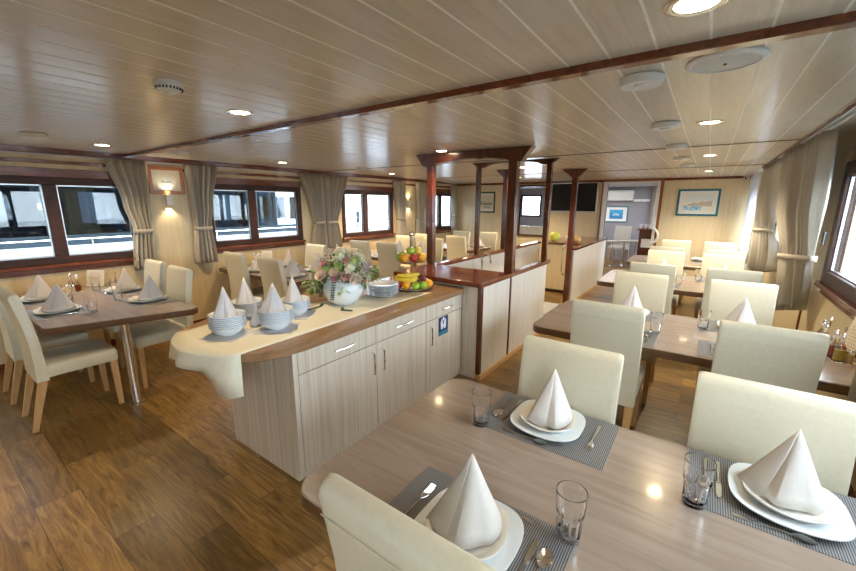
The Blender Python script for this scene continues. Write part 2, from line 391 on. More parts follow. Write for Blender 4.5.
# next room
LY = 12.35
struct(B(-5.5, 1.2, YB, LY+.1, -.06, -.002).build('floor', 'floor', smooth=0))
m = MB()
for i in range(34): m.box(-5.5+i*.2, -5.5+i*.2+.19, YB+.08, LY, 2.10, 2.13)
m.box(-5.5, 1.3, YB+.08, LY, 2.125, 2.14)
struct(m.build('ceiling', 'lounge_ceiling', smooth=0))
m = MB(); m.box(-5.6, -5.1, LY, LY+.1, 0, 2.15); m.box(-5.1, -4.4, LY, LY+.1, 0, 1.2); m.box(-5.1, -4.4, LY, LY+.1, 1.9, 2.15); m.box(-4.4, 1.3, LY, LY+.1, 0, 2.15)
m.box(-5.6, -5.5, YB+.08, LY, 0, 2.15); m.box(1.2, 1.3, YB+.08, 9.6, 0, 2.15); m.box(1.2, 1.3, 11.6, LY, 0, 2.15); m.box(1.2, 1.3, 9.6, 11.6, 0, .9)
struct(m.build('wall_far', 'grey_wall', smooth=0))
window_frame = MB(); window_frame.box(-5.1, -4.4, LY-.01, LY+.05, 1.2, 1.26); window_frame.box(-5.1, -4.4, LY-.01, LY+.05, 1.84, 1.9)
window_frame.box(-5.1, -5.04, LY-.01, LY+.05, 1.26, 1.84); window_frame.box(-4.46, -4.4, LY-.01, LY+.05, 1.26, 1.84)
struct(window_frame.build('window_11', 'dark_frame'))

# ------------------------------------------------------------------ chairs
def make_chair(fab='leather'):
    r = empty('dining_chair', (0,0,0))
    w = .21
    # backrest: lofted side profile (y, z), leaning back and rolled at the top
    prof = [(.165,.36),(.168,.50),(.176,.65),(.192,.80),(.214,.93),(.225,.985),(.232,1.008),(.247,1.02),(.268,1.018),(.284,1.004),(.288,.985),(.272,.90),(.250,.78),(.236,.65),(.232,.50),(.236,.36)]
    nx = 5; rings = []
    for (x, sc_) in ((-w, .90), (-w+.006, .97), (-w+.02, 1), (0, 1), (w-.02, 1), (w-.006, .97), (w, .90)):
        cy = [(p[0]-.225)*sc_+.225 for p in prof]; rings.append([(x, y, (z-.69)*(1-(1-sc_)*.18)+.69) for (y, (_, z)) in zip(cy, prof)])
    MB().loft(rings).build('backrest', fab, r, smooth=50)
    st = MB(); st.tube([(-w+.004, .2805, .93), (0, .2835, .93), (w-.004, .2805, .93)], 0.0014, 5)
    st.build('seam', 'stitch', r)
    # seat cushion
    rings = []
    for (z, i) in ((.385, .004), (.40, 0), (.455, 0), (.472, .006), (.480, .022), (.484, .06)):
        rings.append([(x, y, z) for x, y in rrect(-w+i, w-i, -.245+i, .185, [.02, .002, .002, .02], 4)])
    MB().loft(rings).build('seat', fab, r, smooth=50)
    for sx in (-1, 1):
        x = sx*(w-.028)
        def q(cx, cy, z, h): return [(cx-h, cy-h, z), (cx+h, cy-h, z), (cx+h, cy+h, z), (cx-h, cy+h, z)]
        MB().loft([q(x, -.215, .0, .016), q(x, -.21, .385, .022)]).build('leg', 'beech', r, bevel=.003)
        MB().loft([q(x, .295, .0, .016), q(x, .255, .16, .020), q(x, .203, .36, .025)]).build('leg', 'beech', r, bevel=.003)
    return r
chair = Kind(make_chair)
GR, GL = 'cream dining chairs along the right side', 'cream dining chairs along the left side'
def put_chair(x, y, face, label, g): chair.put((x, y, 0), 0 if face < 0 else PI, label, 'chair', g)   # face -1 looks towards the camera end
put_chair(-.43, .745, 1, 'cream leather chair nearest of all, its back against the bottom edge, at the foreground table', GR)
put_chair(-.42, 1.42, -1, 'cream chair across the foreground table, behind the plate with glass and napkin near the sideboard', GR)
put_chair(.255, 1.42, -1, 'cream chair across the foreground table at the right, close to the window wall', GR)
put_chair(-.44, 2.79, 1, 'cream chair seen from behind at second right table, aisle seat with back fully visible', GR)
put_chair(.335, 2.79, 1, 'cream chair seen from behind at second right table, window seat beside the oil cruets', GR)
put_chair(-.42, 3.63, -1, 'cream aisle chair facing the camera across the second right table, behind a napkin', GR)
put_chair(.30, 3.68, -1, 'cream window chair facing the camera across the second right table, beside the grey curtain', GR)
put_chair(-.405, 4.85, 1, 'cream aisle chair seen from behind at the third right table', GR)
put_chair(.27, 4.88, 1, 'cream window chair seen from behind at the third right table', GR)
put_chair(-.39, 5.74, -1, 'cream aisle chair facing the camera across the third right table', GR)
put_chair(.22, 5.76, -1, 'cream window chair facing the camera across the third right table', GR)
put_chair(-.42, 6.78, 1, 'cream aisle chair seen from behind at the last right table', GR)
put_chair(.26, 6.77, 1, 'cream window chair seen from behind at the last right table', GR)
put_chair(-.385, 7.62, -1, 'cream aisle chair of the last right table, against the far wall near the doorway', GR)
put_chair(.22, 7.62, -1, 'cream window chair of the last right table, against the far wall under the framed picture', GR)
put_chair(-3.93, .65, 1, 'cream chair on beech legs at the lower left, aisle seat of nearest left table', GL)
put_chair(-4.62, .63, 1, 'cream chair at the left edge of the picture, window seat of nearest left table', GL)
put_chair(-4.75, 1.33, -1, 'cream chair by the tied curtain, facing the camera at the nearest left table', GL)
put_chair(-4.08, 1.30, -1, 'cream aisle chair facing the camera at the nearest left table, under the wall lamp', GL)
put_chair(-4.73, 2.68, 1, 'cream window chair seen from behind at the second left table', GL)
put_chair(-3.94, 2.67, 1, 'cream aisle chair seen from behind at the second left table, above the napkin bowls', GL)
put_chair(-4.72, 3.42, -1, 'cream chair facing the camera at the second left table, below the pair of tied curtains', GL)
put_chair(-4.02, 3.40, -1, 'cream chair at the second left table mostly behind the flowers', GL)
put_chair(-4.62, 4.72, 1, 'cream window chair seen from behind at the third left table, just above the flowers', GL)
put_chair(-4.02, 4.74, 1, 'cream aisle chair seen from behind at third left table, between flowers and fruit stand', GL)
put_chair(-4.62, 5.42, -1, 'cream chair facing the camera at the third left table, behind the fruit stand knob', GL)
put_chair(-3.95, 5.40, -1, 'cream aisle chair facing the camera at the third left table, left of the front post', GL)
put_chair(-4.62, 6.52, 1, 'cream window chair seen from behind at the last left table', GL)
put_chair(-3.86, 6.52, 1, 'cream aisle chair seen from behind at the last left table, between two posts', GL)
put_chair(-4.45, 7.22, -1, 'cream window chair facing the camera at the last left table, below the last curtain', GL)
put_chair(-3.80, 7.24, -1, 'cream aisle chair facing the camera at the last left table, below the dark framed print', GL)

# ------------------------------------------------------------------ dining tables
def make_table(name, poly, legs, label, g):
    cx = sum(p[0] for p in poly)/len(poly); cy = sum(p[1] for p in poly)/len(poly)
    r = empty('dining_table', (cx, cy, 0)); P = [(x-cx, y-cy) for x, y in poly]
    t = MB(); n = len(P)
    def ins(k, z):
        return [(x*(1-k), y*(1-k), z) for x, y in P]
    t.loft([ins(.004, .695), ins(0, .70), ins(0, .744)], cap1=False, mi=1)
    t.loft([ins(0, .744), ins(.006, .75)], cap0=False, mi=0)
    t.build('tabletop', ['table_wood', 'table_edge'], r, smooth=30)
    for (lx, ly) in legs:
        MB().lathe([(.055, 0), (.055, .006), (.034, .012), (.031, .03), (.031, .68), (.06, .685), (.06, .695)], (lx-cx, ly-cy, 0), 20).build('leg', 'chrome', r)
    return tag(r, label, 'table', g)
TR, TL_ = 'dining tables along the right side', 'dining tables along the left side'
RT = [(.60, 1.585), (2.645, 3.59), (4.70, 5.70), (6.62, 7.58)]
rl = ['large wood-topped dining table in the foreground, bottom right', 'wood dining table second from the camera on the right side', 'wood dining table third from the camera on the right side', 'wood dining table farthest away on the right side, near the far wall']
for (a, b_), l, rx in zip(RT, rl, (.845, .845, .58, .56)):
    make_table('t', rrect(-.97, rx, a, b_, [.01, .01, .08, .08]), [(-.66, (a+b_)/2+.0), (.50, (a+b_)/2)], l, TR)
LTb = [(.50, 1.42), (2.53, 3.36), (4.60, 5.42), (6.38, 7.22)]
ll = ['wood dining table nearest the camera on the left side, on a chrome leg', 'wood dining table second from the camera on the left side, behind the sideboard bowls', 'wood dining table third from the camera on the left side, behind the flowers', 'wood dining table farthest on the left side, seen between the posts']
for k, ((a, b_), l) in enumerate(zip(LTb, ll)):
    xe = -3.70 if k < 3 else -3.55
    sk = .28 if k == 0 else 0
    poly = [(xe-.04, a), (xe, a+.04)] + [(xe+sk-.012, b_-.05), (xe+sk-.05, b_)] + [(-5.36, b_), (-5.36, a)]
    make_table('t', poly, [(-3.66, .95) if k == 0 else (-4.36, (a+b_)/2), (-5.16, (a+b_)/2)], l, TL_)

# ------------------------------------------------------------------ table ware
ZT = .75
def make_mat():
    return MB().prism(rrect(-.245, .245, -.16, .16, .004, 2), 0, .0022).build('placemat', 'weave', smooth=0)
def sq_plate(r, h, foot, lift, p=3.2, n=48, th=.004):
    def ring(k, z, lf):
        out = []
        for i in range(n):
            a = 2*PI*i/n; c_, s_ = math.cos(a), math.sin(a)
            q = (abs(c_)**p+abs(s_)**p)**(-1/p); rr = r*k*q
            out.append((rr*c_, rr*s_, z+lf*(q-1)/.18))
        return out
    R = [ring(foot, 0, 0), ring(foot+.02, .003, 0), ring(.8, h*.45, lift*.3), ring(1, h, lift), ring(1.0, h+th, lift), ring(.97, h+th, lift), ring(.80, h*.5+th, lift*.3), ring(foot*.95, .006+th*.4, 0), ring(.1, .006+th*.4, 0)]
    return MB().loft(R)
def make_plate(): return sq_plate(.137, .016, .62, .007, 3.0).build('dinner_plate', 'skylit_china', smooth=60)
def make_splate(): return sq_plate(.104, .024, .55, .018, 2.8).build('side_plate', 'cream_china', smooth=60)
def make_napkin(mat='napkin_lit', H=.218, R=.089, openf=.0):
    # folded cone: two big facets with a front ridge, a flap on one side, wavy foot
    # local front is -y, the open back faces +y
    r = MB(); n = 30; rings = []
    for k in range(8):
        t = k/7.; ring = []
        for i in range(n+1):
            a = PI/2+.35+(2*PI-.70)*i/n
            f = a-1.5*PI                                   # 0 at the front
            ridge = max(0, 1-abs(f+.12)/.42)
            crease = max(0, 1-abs(f-.62)/.22)
            rr = R*(.012+.988*t)*(1+.26*ridge*t-.10*crease*t+.04*math.sin(2*a+.6)*t)
            z = H*(1-t) + t*t*(.012*max(0, math.sin(1.5*f+1.9))+.003)
            ring.append((rr*math.cos(a)+.10*R*t*0, rr*math.sin(a), max(0, z)))
        rings.append(ring)
    r.loft(rings, closed=False)
    fl = []
    for k in range(6):
        t = k/5.; fl.append([(R*(.02+(1.02+.34*j/6.)*t)*math.cos(a), R*(.02+(1.02+.34*j/6.)*t)*math.sin(a), H*(1-t)*.996+.001+.02*t*t*(j/6.)) for j, a in [(j, 1.5*PI-.45-.13*j) for j in range(7)]])
    r.loft(fl, closed=False)
    return r.build('napkin', mat, smooth=26, solid=.0016)
def make_napkin_lit(): return make_napkin()
def make_napkin_shaded(): return make_napkin('napkin')  # cooler, darker cloth colour stands in for shade on these cones
def cutlery(kind):
    m = MB()
    def blade(pts, w, z, th=.0016):
        n = len(pts); rings = []
        for (y, ww, zz) in pts:
            rings.append([(-ww, y, zz), (ww, y, zz), (ww*.85, y, zz+th), (-ww*.85, y, zz+th)])
        m.loft(rings)
    blade([(-.10, .0055, .001), (-.085, .007, .001), (-.02, .0028, .0025), (.03, .0024, .005)], 0, 0)
    if kind == 'knife':
        blade([(.02, .003, .003), (.035, .0085, .002), (.09, .0085, .002), (.105, .004, .002)], 0, 0)
    elif kind == 'fork':
        blade([(.028, .0024, .005), (.045, .009, .003), (.060, .011, .001)], 0, 0)
        for sx in (-.0085, -.0028, .0028, .0085): m.tube([(sx, .058, .0025), (sx, .075, .002), (sx*.9, .10, .006)], .0015, 5)
    else:
        k = 1 if kind == 'spoon' else .8
        rings = []
        for i in range(9):
            t = i/8.; y = .028+t*.062*k; ww = .020*k*math.sin(PI*min(1, max(.06, t*.92+.05)))**.7
            d = .006*math.sin(PI*t)
            rings.append([(-ww, y, .0065), (-ww*.5, y, .0065-d), (ww*.5, y, .0065-d), (ww, y, .0065), (ww*.45, y, .0078-d), (-ww*.45, y, .0078-d)])
        m.loft(rings)
    return m.build({'teaspoon': 'dessert_spoon'}.get(kind, kind), 'steel', smooth=50)
def make_glass():
    m = MB(); n = 40
    def ring(r, z, fac=0):
        out = []
        for i in range(n):
            a = 2*PI*i/n; rr = r*(1-fac*.5*(1+math.cos(10*a))); out.append((rr*math.cos(a), rr*math.sin(a), z))
        return out
    R = [ring(.0, .0), ring(.029, 0), ring(.0312, .002, .03), ring(.0315, .006, .06), ring(.0325, .03, .08), ring(.0345, .072, .08), ring(.0365, .080, .0), ring(.0366, .083), ring(.0375, .10), ring(.0394, .139), ring(.0395, .1425), ring(.0390, .144), ring(.0384, .1425), ring(.0382, .139), ring(.0361, .10), ring(.0350, .083), ring(.0332, .076), ring(.0310, .03), ring(.029, .018), ring(.024, .013), ring(.01, .012), ring(.0, .012)]
    m.loft(R, cap0=False, cap1=False); return m.build('drinking_glass', 'glass', smooth=60)
K = {'mat': Kind(make_mat), 'plate': Kind(make_plate), 'splate': Kind(make_splate), 'napkin': Kind(make_napkin_lit), 'napkin_shaded': Kind(make_napkin_shaded), 'glass': Kind(make_glass)}
for k_ in ('knife', 'fork', 'spoon', 'teaspoon'): K[k_] = Kind((lambda q: (lambda: cutlery(q)))(k_))
DESC = {'mat': ('grey woven placemat', 'placemat'), 'plate': ('white rounded-square dinner plate', 'plate'), 'splate': ('cream small plate stacked on the dinner plate', 'plate'),
    'napkin': ('napkin folded into a standing cone', 'napkin'), 'napkin_shaded': ('napkin folded into a standing cone', 'napkin'), 'glass': ('clear faceted drinking glass', 'glass'),
    'knife': ('steel table knife', 'knife'), 'fork': ('steel table fork', 'fork'), 'spoon': ('steel table spoon', 'spoon'), 'teaspoon': ('steel dessert spoon laid above the plate', 'spoon')}
def setting(cx, cy, face, where, grp, items='mat plate splate napkin knife fork spoon teaspoon glass', rn=0., z=ZT, off=None, shaded=False):
    R = 0 if face > 0 else PI; c_, s_ = math.cos(R), math.sin(R)
    off = off or {}
    pos = {'mat': (0, 0, 0, 0), 'plate': (0, -.005, .0022, .0), 'splate': (0, -.005, .0062, .12), 'napkin': (-.005, -.01, .0145, 0), 'fork': (-.178, -.01, .0026, 0),
        'knife': (.160, -.02, .0026, 0), 'spoon': (.195, -.015, .0026, 0), 'teaspoon': (.03, .138, .0026, PI/2), 'glass': (.222, .150, .0, 0)}
    for it in items.split():
        x, y, dz, a = off.get(it, pos[it])
        base, cat = DESC[it]
        if it == 'napkin': cy_n = .03
        else: cy_n = 0
        key = 'napkin_shaded' if (it == 'napkin' and shaded) else it
        X, Y = cx+c_*x-s_*y, cy+s_*x+c_*y+cy_n
        aa = math.atan2(Y, X)-PI/2+.35*math.sin(cx*7+cy*3)+rn if it == 'napkin' else a
        K[key].put((X, Y, z+dz), R+aa if it != 'napkin' else aa, '%s %s' % (base, where), cat, grp+' '+{'mat':'placemats','plate':'plates','splate':'plates','napkin':'napkins','glass':'glasses'}.get(it, 'cutlery'))
F = 'foreground table'
setting(-.42, .775, 1, 'at nearest seat of foreground table', F)
setting(-.425, 1.42, -1, 'at far aisle seat of foreground table', F)
setting(.295, 1.42, -1, 'at far right seat of foreground table', F)
S2 = 'second right table'
setting(-.42, 2.83, 1, 'at near aisle seat of second right table', S2, items='mat knife spoon glass')
setting(.30, 2.83, 1, 'at near window seat of second right table', S2, items='mat fork plate splate')
setting(-.42, 3.42, -1, 'at far aisle seat of second right table', S2, items='mat plate splate napkin fork', shaded=True)
setting(.29, 3.42, -1, 'at far window seat of second right table', S2, items='mat plate splate napkin glass', shaded=True)
S3 = 'third right table'
setting(-.38, 5.50, -1, 'at far aisle seat of third right table', S3, items='mat plate splate napkin fork', shaded=True)
setting(.22, 5.50, -1, 'at far window seat of third right table', S3, items='mat plate splate napkin glass', shaded=True)
setting(-.40, 4.92, 1, 'at near aisle seat of third right table', S3, items='mat glass')
S4 = 'last right table'
setting(.0, 7.4, -1, 'in the middle of last right table', S4, items='plate splate')
S5 = 'nearest left table'
setting(-4.22, .68, 1, 'at near aisle seat of nearest left table', S5, shaded=True, off={'glass': (.25, .16, 0, 0)})
setting(-4.86, .68, 1, 'at near window seat of nearest left table', S5, shaded=True)
setting(-4.70, 1.25, -1, 'at far window seat of nearest left table', S5, shaded=True)
setting(-4.06, 1.25, -1, 'at far aisle seat of nearest left table', S5, shaded=True)
S6 = 'second left table'
setting(-4.72, 2.72, 1, 'at near window seat of second left table', S6, items='plate splate napkin knife', shaded=True)
setting(-4.00, 2.74, 1, 'at near aisle seat of second left table', S6, items='mat plate splate napkin', shaded=True, off={'napkin': (-.02, 0, .0145, 0)})
setting(-4.76, 3.18, -1, 'at far window seat of second left table', S6, items='mat plate splate napkin', shaded=True)
setting(-4.10, 3.18, -1, 'at far aisle seat of second left table', S6, items='mat plate splate napkin', shaded=True)
S7 = 'third left table'
setting(-4.42, 5.22, -1, 'at far window seat of third left table', S7, items='plate splate napkin', shaded=True)
setting(-3.95, 5.22, -1, 'at far aisle seat of third left table', S7, items='plate splate napkin', shaded=True)
S8 = 'last left table'
setting(-3.80, 7.02, -1, 'at far aisle seat of last left table', S8, items='plate splate napkin', shaded=True)
setting(-4.35, 7.02, -1, 'at far window seat of last left table', S8, items='plate splate napkin', shaded=True)

# cruets and menus
def make_cruet(loc, label, rot=0):
    r = empty('cruet_set', loc, rot)
    MB().prism(rrect(-.075, .075, -.05, .05, .02, 4), 0, .006).build('tray', 'chrome', r, bevel=.001)
    for (x, y, liq) in ((-.035, .02, 'oil'), (.035, .02, 'vinegar')):
        b = MB().lathe([(.022, .006), (.024, .012), (.024, .085), (.012, .11), (.010, .135), (.013, .14), (.002, .14)], (x, y, 0), 16).build('bottle', 'glass', r)
        MB().lathe([(.020, .010), (.020, .07), (.002, .071)], (x, y, 0), 14).build('contents', liq, b)
        MB().lathe([(.011, .135), (.012, .15), (.006, .156), (.010, .165), (.001, .17)], (x, y, 0), 12).build('stopper', 'chrome', b)
    for x in (-.03, .03):
        b = MB().lathe([(.018, .006), (.018, .05), (.002, .051)], (x, -.027, 0), 14).build('shaker', 'spice', r)
        MB().lathe([(.019, .05), (.018, .066), (.008, .072), (.001, .072)], (x, -.027, 0), 14).build('cap', 'chrome', b)
    MB().tube([(0, 0, .004), (0, 0, .17), (.012, 0, .185), (0, 0, .198), (-.012, 0, .185), (0, 0, .17)], .003, 6).build('handle', 'chrome', r)
    return tag(r, label, 'cruet set', 'cruet sets on the tables')
make_cruet((-5.05, .95, ZT), 'cruet set of oil, vinegar and shakers beside menu on nearest left table', .5)
make_cruet((.72, 3.08, ZT), 'cruet set of red vinegar and oil bottles by window on second right table', PI/2+.2)
make_cruet((.70, 3.30, ZT), 'pair of small chrome-topped cruets behind the near chair back on second right table', PI/2)
make_cruet((.50, 5.02, ZT), 'cruet set with yellow oil below the second curtain on third right table', PI/2)
make_cruet((-5.08, 2.92, ZT), 'cruet set beside the menu card on second left table', .5)
def make_menu(loc, rot, label, w=.15, h=.19):
    r = empty('menu_holder', loc, rot)
    MB().hexa([(-w/2, 0, .004), (w/2, 0, .004), (w/2, .004, .004), (-w/2, .004, .004)], [(-w/2, .045, h), (w/2, .045, h), (w/2, .049, h), (-w/2, .049, h)]).build('card', 'paper', r)
    m = MB()
    for i in range(8):
        t = .2+i*.085; z = .004+(h-.004)*(1-t); y = .045*(1-t)-.0008; L = w*(.28+.12*((i*37) % 5)/5)
        m.hexa([(-L, y, z), (L, y, z), (L, y+.0004, z), (-L, y+.0004, z)], [(-L, y+.001, z+.004), (L, y+.001, z+.004), (L, y+.0014, z+.004), (-L, y+.0014, z+.004)])
    m.build('print', 'spice', r)
    MB().box(-w/2, w/2, -.008, .055, 0, .004).build('base', 'dark_frame', r)
    return tag(r, label, 'menu card', 'menu cards on the tables')
make_menu((-5.17, 1.15, ZT), .75, 'cream menu card standing on nearest left table by the window', .17, .17)
make_menu((-5.12, 3.10, ZT), .75, 'cream menu card standing on second left table by the window', .15, .19)
make_menu((.77, 3.22, ZT), -PI/2+.35, 'cream menu card leaning behind cruets under the right window', .11, .23)
def make_pot():
    return MB().lathe([(.03, 0), (.034, .01), (.034, .06), (.03, .065), (.002, .065)], (0, 0, 0), 16).build('sugar_pot', 'spice')
pot = Kind(make_pot)
pot.put((-4.93, .86, ZT), 0, 'small cream pot of sachets next to cruets on nearest left table', 'pot')
K['glass'].put((-5.05, 1.27, ZT), 0, 'clear drinking glass beside the menu on nearest left table', 'glass', 'nearest left table glasses')

# ------------------------------------------------------------------ sideboard
CX0, CX1, CY0, CY1, CT = -2.50, -1.76, 1.165, 2.985, .825
r = empty('sideboard', ((CX0+CX1)/2, (CY0+CY1)/2, 0)); o0 = r.location.copy()
def SB(mb): mb.v = [(x-o0.x, y-o0.y, z) for x, y, z in mb.v]; return mb
SB(B(CX0, CX1-.022, CY0, CY1, .0, CT)).build('body', 'laminate', r, smooth=0)
SB(B(CX0+.02, CX1-.05, CY0+.02, CY1, -.0, .05)).build('plinth', 'base_grey', r, smooth=0)
SB(B(CX1-.022, CX1, CY0, CY0+.03, .05, CT)).build('side_stile', 'laminate', r, smooth=0)
def handle_h(y0, y1, z, par):
    m = MB().tube([(CX1, y0+.01, z), (CX1+.022, y0+.012, z)], .004, 6); m.tube([(CX1, y1-.01, z), (CX1+.022, y1-.012, z)], .004, 6)
    m.tube([(CX1+.020, y0-.01, z), (CX1+.027, (y0+y1)/2, z), (CX1+.020, y1+.01, z)], [.004, .007, .004], 8); SB(m).build('handle', 'steel', par)
def handle_v(y, z0, z1, par):
    m = MB().tube([(CX1, y, z0), (CX1+.024, y, z0+.006), (CX1+.028, y, (z0+z1)/2), (CX1+.024, y, z1-.006), (CX1, y, z1)], .006, 8); SB(m).build('handle', 'steel', par)
YS = [1.196, 1.83, 2.42, 2.98]
for i in range(3):
    y0, y1 = YS[i]+.003, YS[i+1]-.003
    dw = SB(B(CX1-.02, CX1, y0, y1, .678, .815)).build('drawer', 'laminate', r, bevel=.002, smooth=0)
    handle_h((1.46, 2.04, 2.63)[i], (1.62, 2.21, 2.80)[i], .742, dw)
    dd = SB(B(CX1-.02, CX1, y0, y1, .055, .672)).build('door', 'laminate', r, bevel=.002, smooth=0)
    handle_v((1.785, 1.885, 2.475)[i], .46, .62, dd)
    if i == 2:
        s_ = SB(B(CX1, CX1+.0015, 2.60, 2.75, .50, .665)).build('sign', 'navy', dd, smooth=0)
        s_['label'] = 'dark blue life jacket sign'
        ves = MB()
        def V(pl, x0=.0018):
            q = [(CX1+x0, 2.675+a*.05, .60+b*.05) for a, b in pl]
            ves.add(q, [tuple(range(len(q)))])
        V([(-.75, -.9), (-.15, -.9), (-.15, .2), (-.35, .9), (-.6, .9), (-.85, .3)]); V([(.75, -.9), (.15, -.9), (.15, .2), (.35, .9), (.6, .9), (.85, .3)]); V([(-.2, -.6), (.2, -.6), (.2, -.1), (-.2, -.1)])
        V([(-.25+.0, .75), (.0, .55), (.25, .75), (.2, 1.15), (-.2, 1.15)])
        # children stop at sub-part level: pictogram belongs to the door
        SB(ves).build('pictogram', 'white_paint', dd, smooth=0)
        st = MB(); st.box(CX1+.0014, CX1+.0020, 2.60, 2.75, .523, .535); st.box(CX1+.0014, CX1+.0020, 2.60, 2.75, .503, .517); SB(st).build('sign_strip', 'teal_strip', dd, smooth=0)
tag(r, 'pale laminate sideboard with drawers and doors in the middle of the room', 'sideboard')
# worktop with a bow-shaped near end
pts = [(-1.715, 2.945), (-1.755, 2.985), (-2.62, 2.985)]
pts += [(-2.62, 1.25)]
for i in range(13):
    a = PI+PI*i/12; pts.append((-2.1675+.4525*math.cos(a), 1.22+.445*math.sin(a)))
pts = pts[::-1]
cxm, cym = -2.19, 2.0
t = MB(); P = [(x-cxm, y-cym) for x, y in pts]
t.prism(P, CT-.0, .875)
wt = t.build('worktop', 'counter_wood', bevel=.006, loc=(cxm, cym, 0), smooth=30)
tag(wt, 'brown wood worktop with rounded end on the sideboard', 'worktop')

# tablecloth runner draped over the rounded end
cl = MB(); TOPZ = .8765
front = [(-1.83, .96), (-1.838, 1.3), (-1.85, 1.75), (-1.855, 2.2), (-1.85, 2.62)]
back = [(-2.46, .97), (-2.50, 1.18), (-2.42, 1.60), (-2.30, 2.05), (-2.16, 2.42)]
nu = 14; rows = []
for (p, q) in zip(front, back):
    rows.append([(p[0]+(q[0]-p[0])*i/nu, p[1]+(q[1]-p[1])*i/nu, TOPZ+.0009*math.sin(i*1.7+p[1]*9)) for i in range(nu+1)])
# rim follows the bow, then hangs down
def bow(i, k=1.0):
    s_ = i/nu; x = front[0][0]+(back[0][0]-front[0][0])*s_
    u = max(-1, min(1, (x+2.1675)/.4525)); y = 1.22-.445*math.sqrt(max(0, 1-u*u))
    nx, ny = u/.4525, -math.sqrt(max(0, 1-u*u))/.445; L = math.hypot(nx, ny); return x, y, nx/L, ny/L
rim, d1, d2, d3 = [], [], [], []
for i in range(nu+1):
    x, y, nx, ny = bow(i); s_ = i/nu
    wave = math.sin(s_*15+.6)
    rim.append((x+nx*.004, y+ny*.004, TOPZ)); d1.append((x+nx*(.010+.002*wave), y+ny*(.010+.002*wave), .865))
    drop = .085+.12*(1 if s_ < .12 else max(0, 1-(s_-.12)/.13)) + .015*math.sin(s_*9)
    d2.append((x+nx*(.014+.012*wave), y+ny*(.014+.012*wave), .865-drop*.5)); d3.append((x+nx*(.016+.022*wave), y+ny*(.016+.022*wave), .865-drop))
inner = [((a[0]+b_[0])/2, (a[1]+b_[1])/2, TOPZ) for a, b_ in zip(rows[0], rim)]
cl.loft(rows[::-1]+[inner, rim, d1, d2, d3], closed=False)
cx_, cy_ = -2.15, 1.6
cl.v = [(x-cx_, y-cy_, z-TOPZ) for x, y, z in cl.v]
tag(cl.build('table_runner', 'cloth', smooth=70, solid=.0012, loc=(cx_, cy_, TOPZ+.0007)), 'cream cloth runner draped over the rounded sideboard end', 'tablecloth')
ZW = .8785

# stacks of bowls on grey napkins, each topped with a napkin cone
def make_bowl():
    n = 30; R = .088
    prof = [(.046, 0), (.048, .004), (.074, .016), (.087, .036), (.091, .0455), (.0995, .0485), (.100, .0515), (.0985, .053), (.0915, .050), (.088, .040), (.072, .020), (.043, .007), (.004, .006)]
    return MB().lathe(prof, (0, 0, 0), n).build('bowl', 'skylit_china', smooth=60)
bowl = Kind(make_bowl)
def make_flat(): 
    return MB().prism([(-.12, -.10), (.10, -.12), (.12, .10), (-.10, .12)], 0, .002).build('paper_napkin', 'napkin', smooth=0)
flat = Kind(make_flat)
STK = [(-2.185, 1.045, 7, 'left front bowl stack', 0), (-2.055, 1.275, 7, 'right front bowl stack', .3), (-2.43, 1.30, 6, 'left rear bowl stack', .8), (-2.215, 1.52, 6, 'right rear bowl stack', .2)]
for (x, y, n, nm, a) in STK:
    flat.put((x+.01, y-.005, ZW), a+.5, 'flat grey napkin under the %s on the sideboard' % nm, 'napkin', 'napkins under bowl stacks')
    for k in range(n):
        pos = 'topmost' if k == n-1 else 'lowest' if k == 0 else '%s from the bottom' % ['', 'second', 'third', 'fourth', 'fifth', 'sixth', 'seventh'][k]
        bowl.put((x, y, ZW+.002+k*.0115), 0, 'white china bowl, %s in the %s on the sideboard' % (pos, nm), 'bowl', 'stacked white bowls')
def make_big_cone(): 
    return make_napkin('napkin', .200, .072)
cone = Kind(make_big_cone)
for (x, y, n, nm, a), rz in zip(STK, (.35, -.25, .6, .9)):
    cone.put((x-.012, y+.0, ZW+.002+(n-1)*.0115+.0085), math.atan2(y, x)-PI/2+rz, 'grey napkin cone standing in the %s' % nm, 'napkin', 'napkin cones in the bowls')
sm = Kind(lambda: make_napkin('napkin', .15, .042))
sm.put((-2.205, 1.235, ZW), 1.4, 'narrow grey napkin cone standing on cloth between the bowl stacks', 'napkin')

# plates stack
def make_pl(): return sq_plate(.118, .018, .6, .003, 3.4, th=.002).build('plate', 'skylit_china', smooth=60)
plk = Kind(make_pl)
for k in range(8):
    pos = 'topmost' if k == 7 else 'lowest' if k == 0 else '%s from the bottom' % ['', 'second', 'third', 'fourth', 'fifth', 'sixth', 'seventh', 'eighth'][k]
    plk.put((-2.115, 2.30, ZW+k*.0115), .35+.05*math.sin(k*2.1), 'white square plate, %s in the stack beside the flower vase' % pos, 'plate', 'stacked square plates')

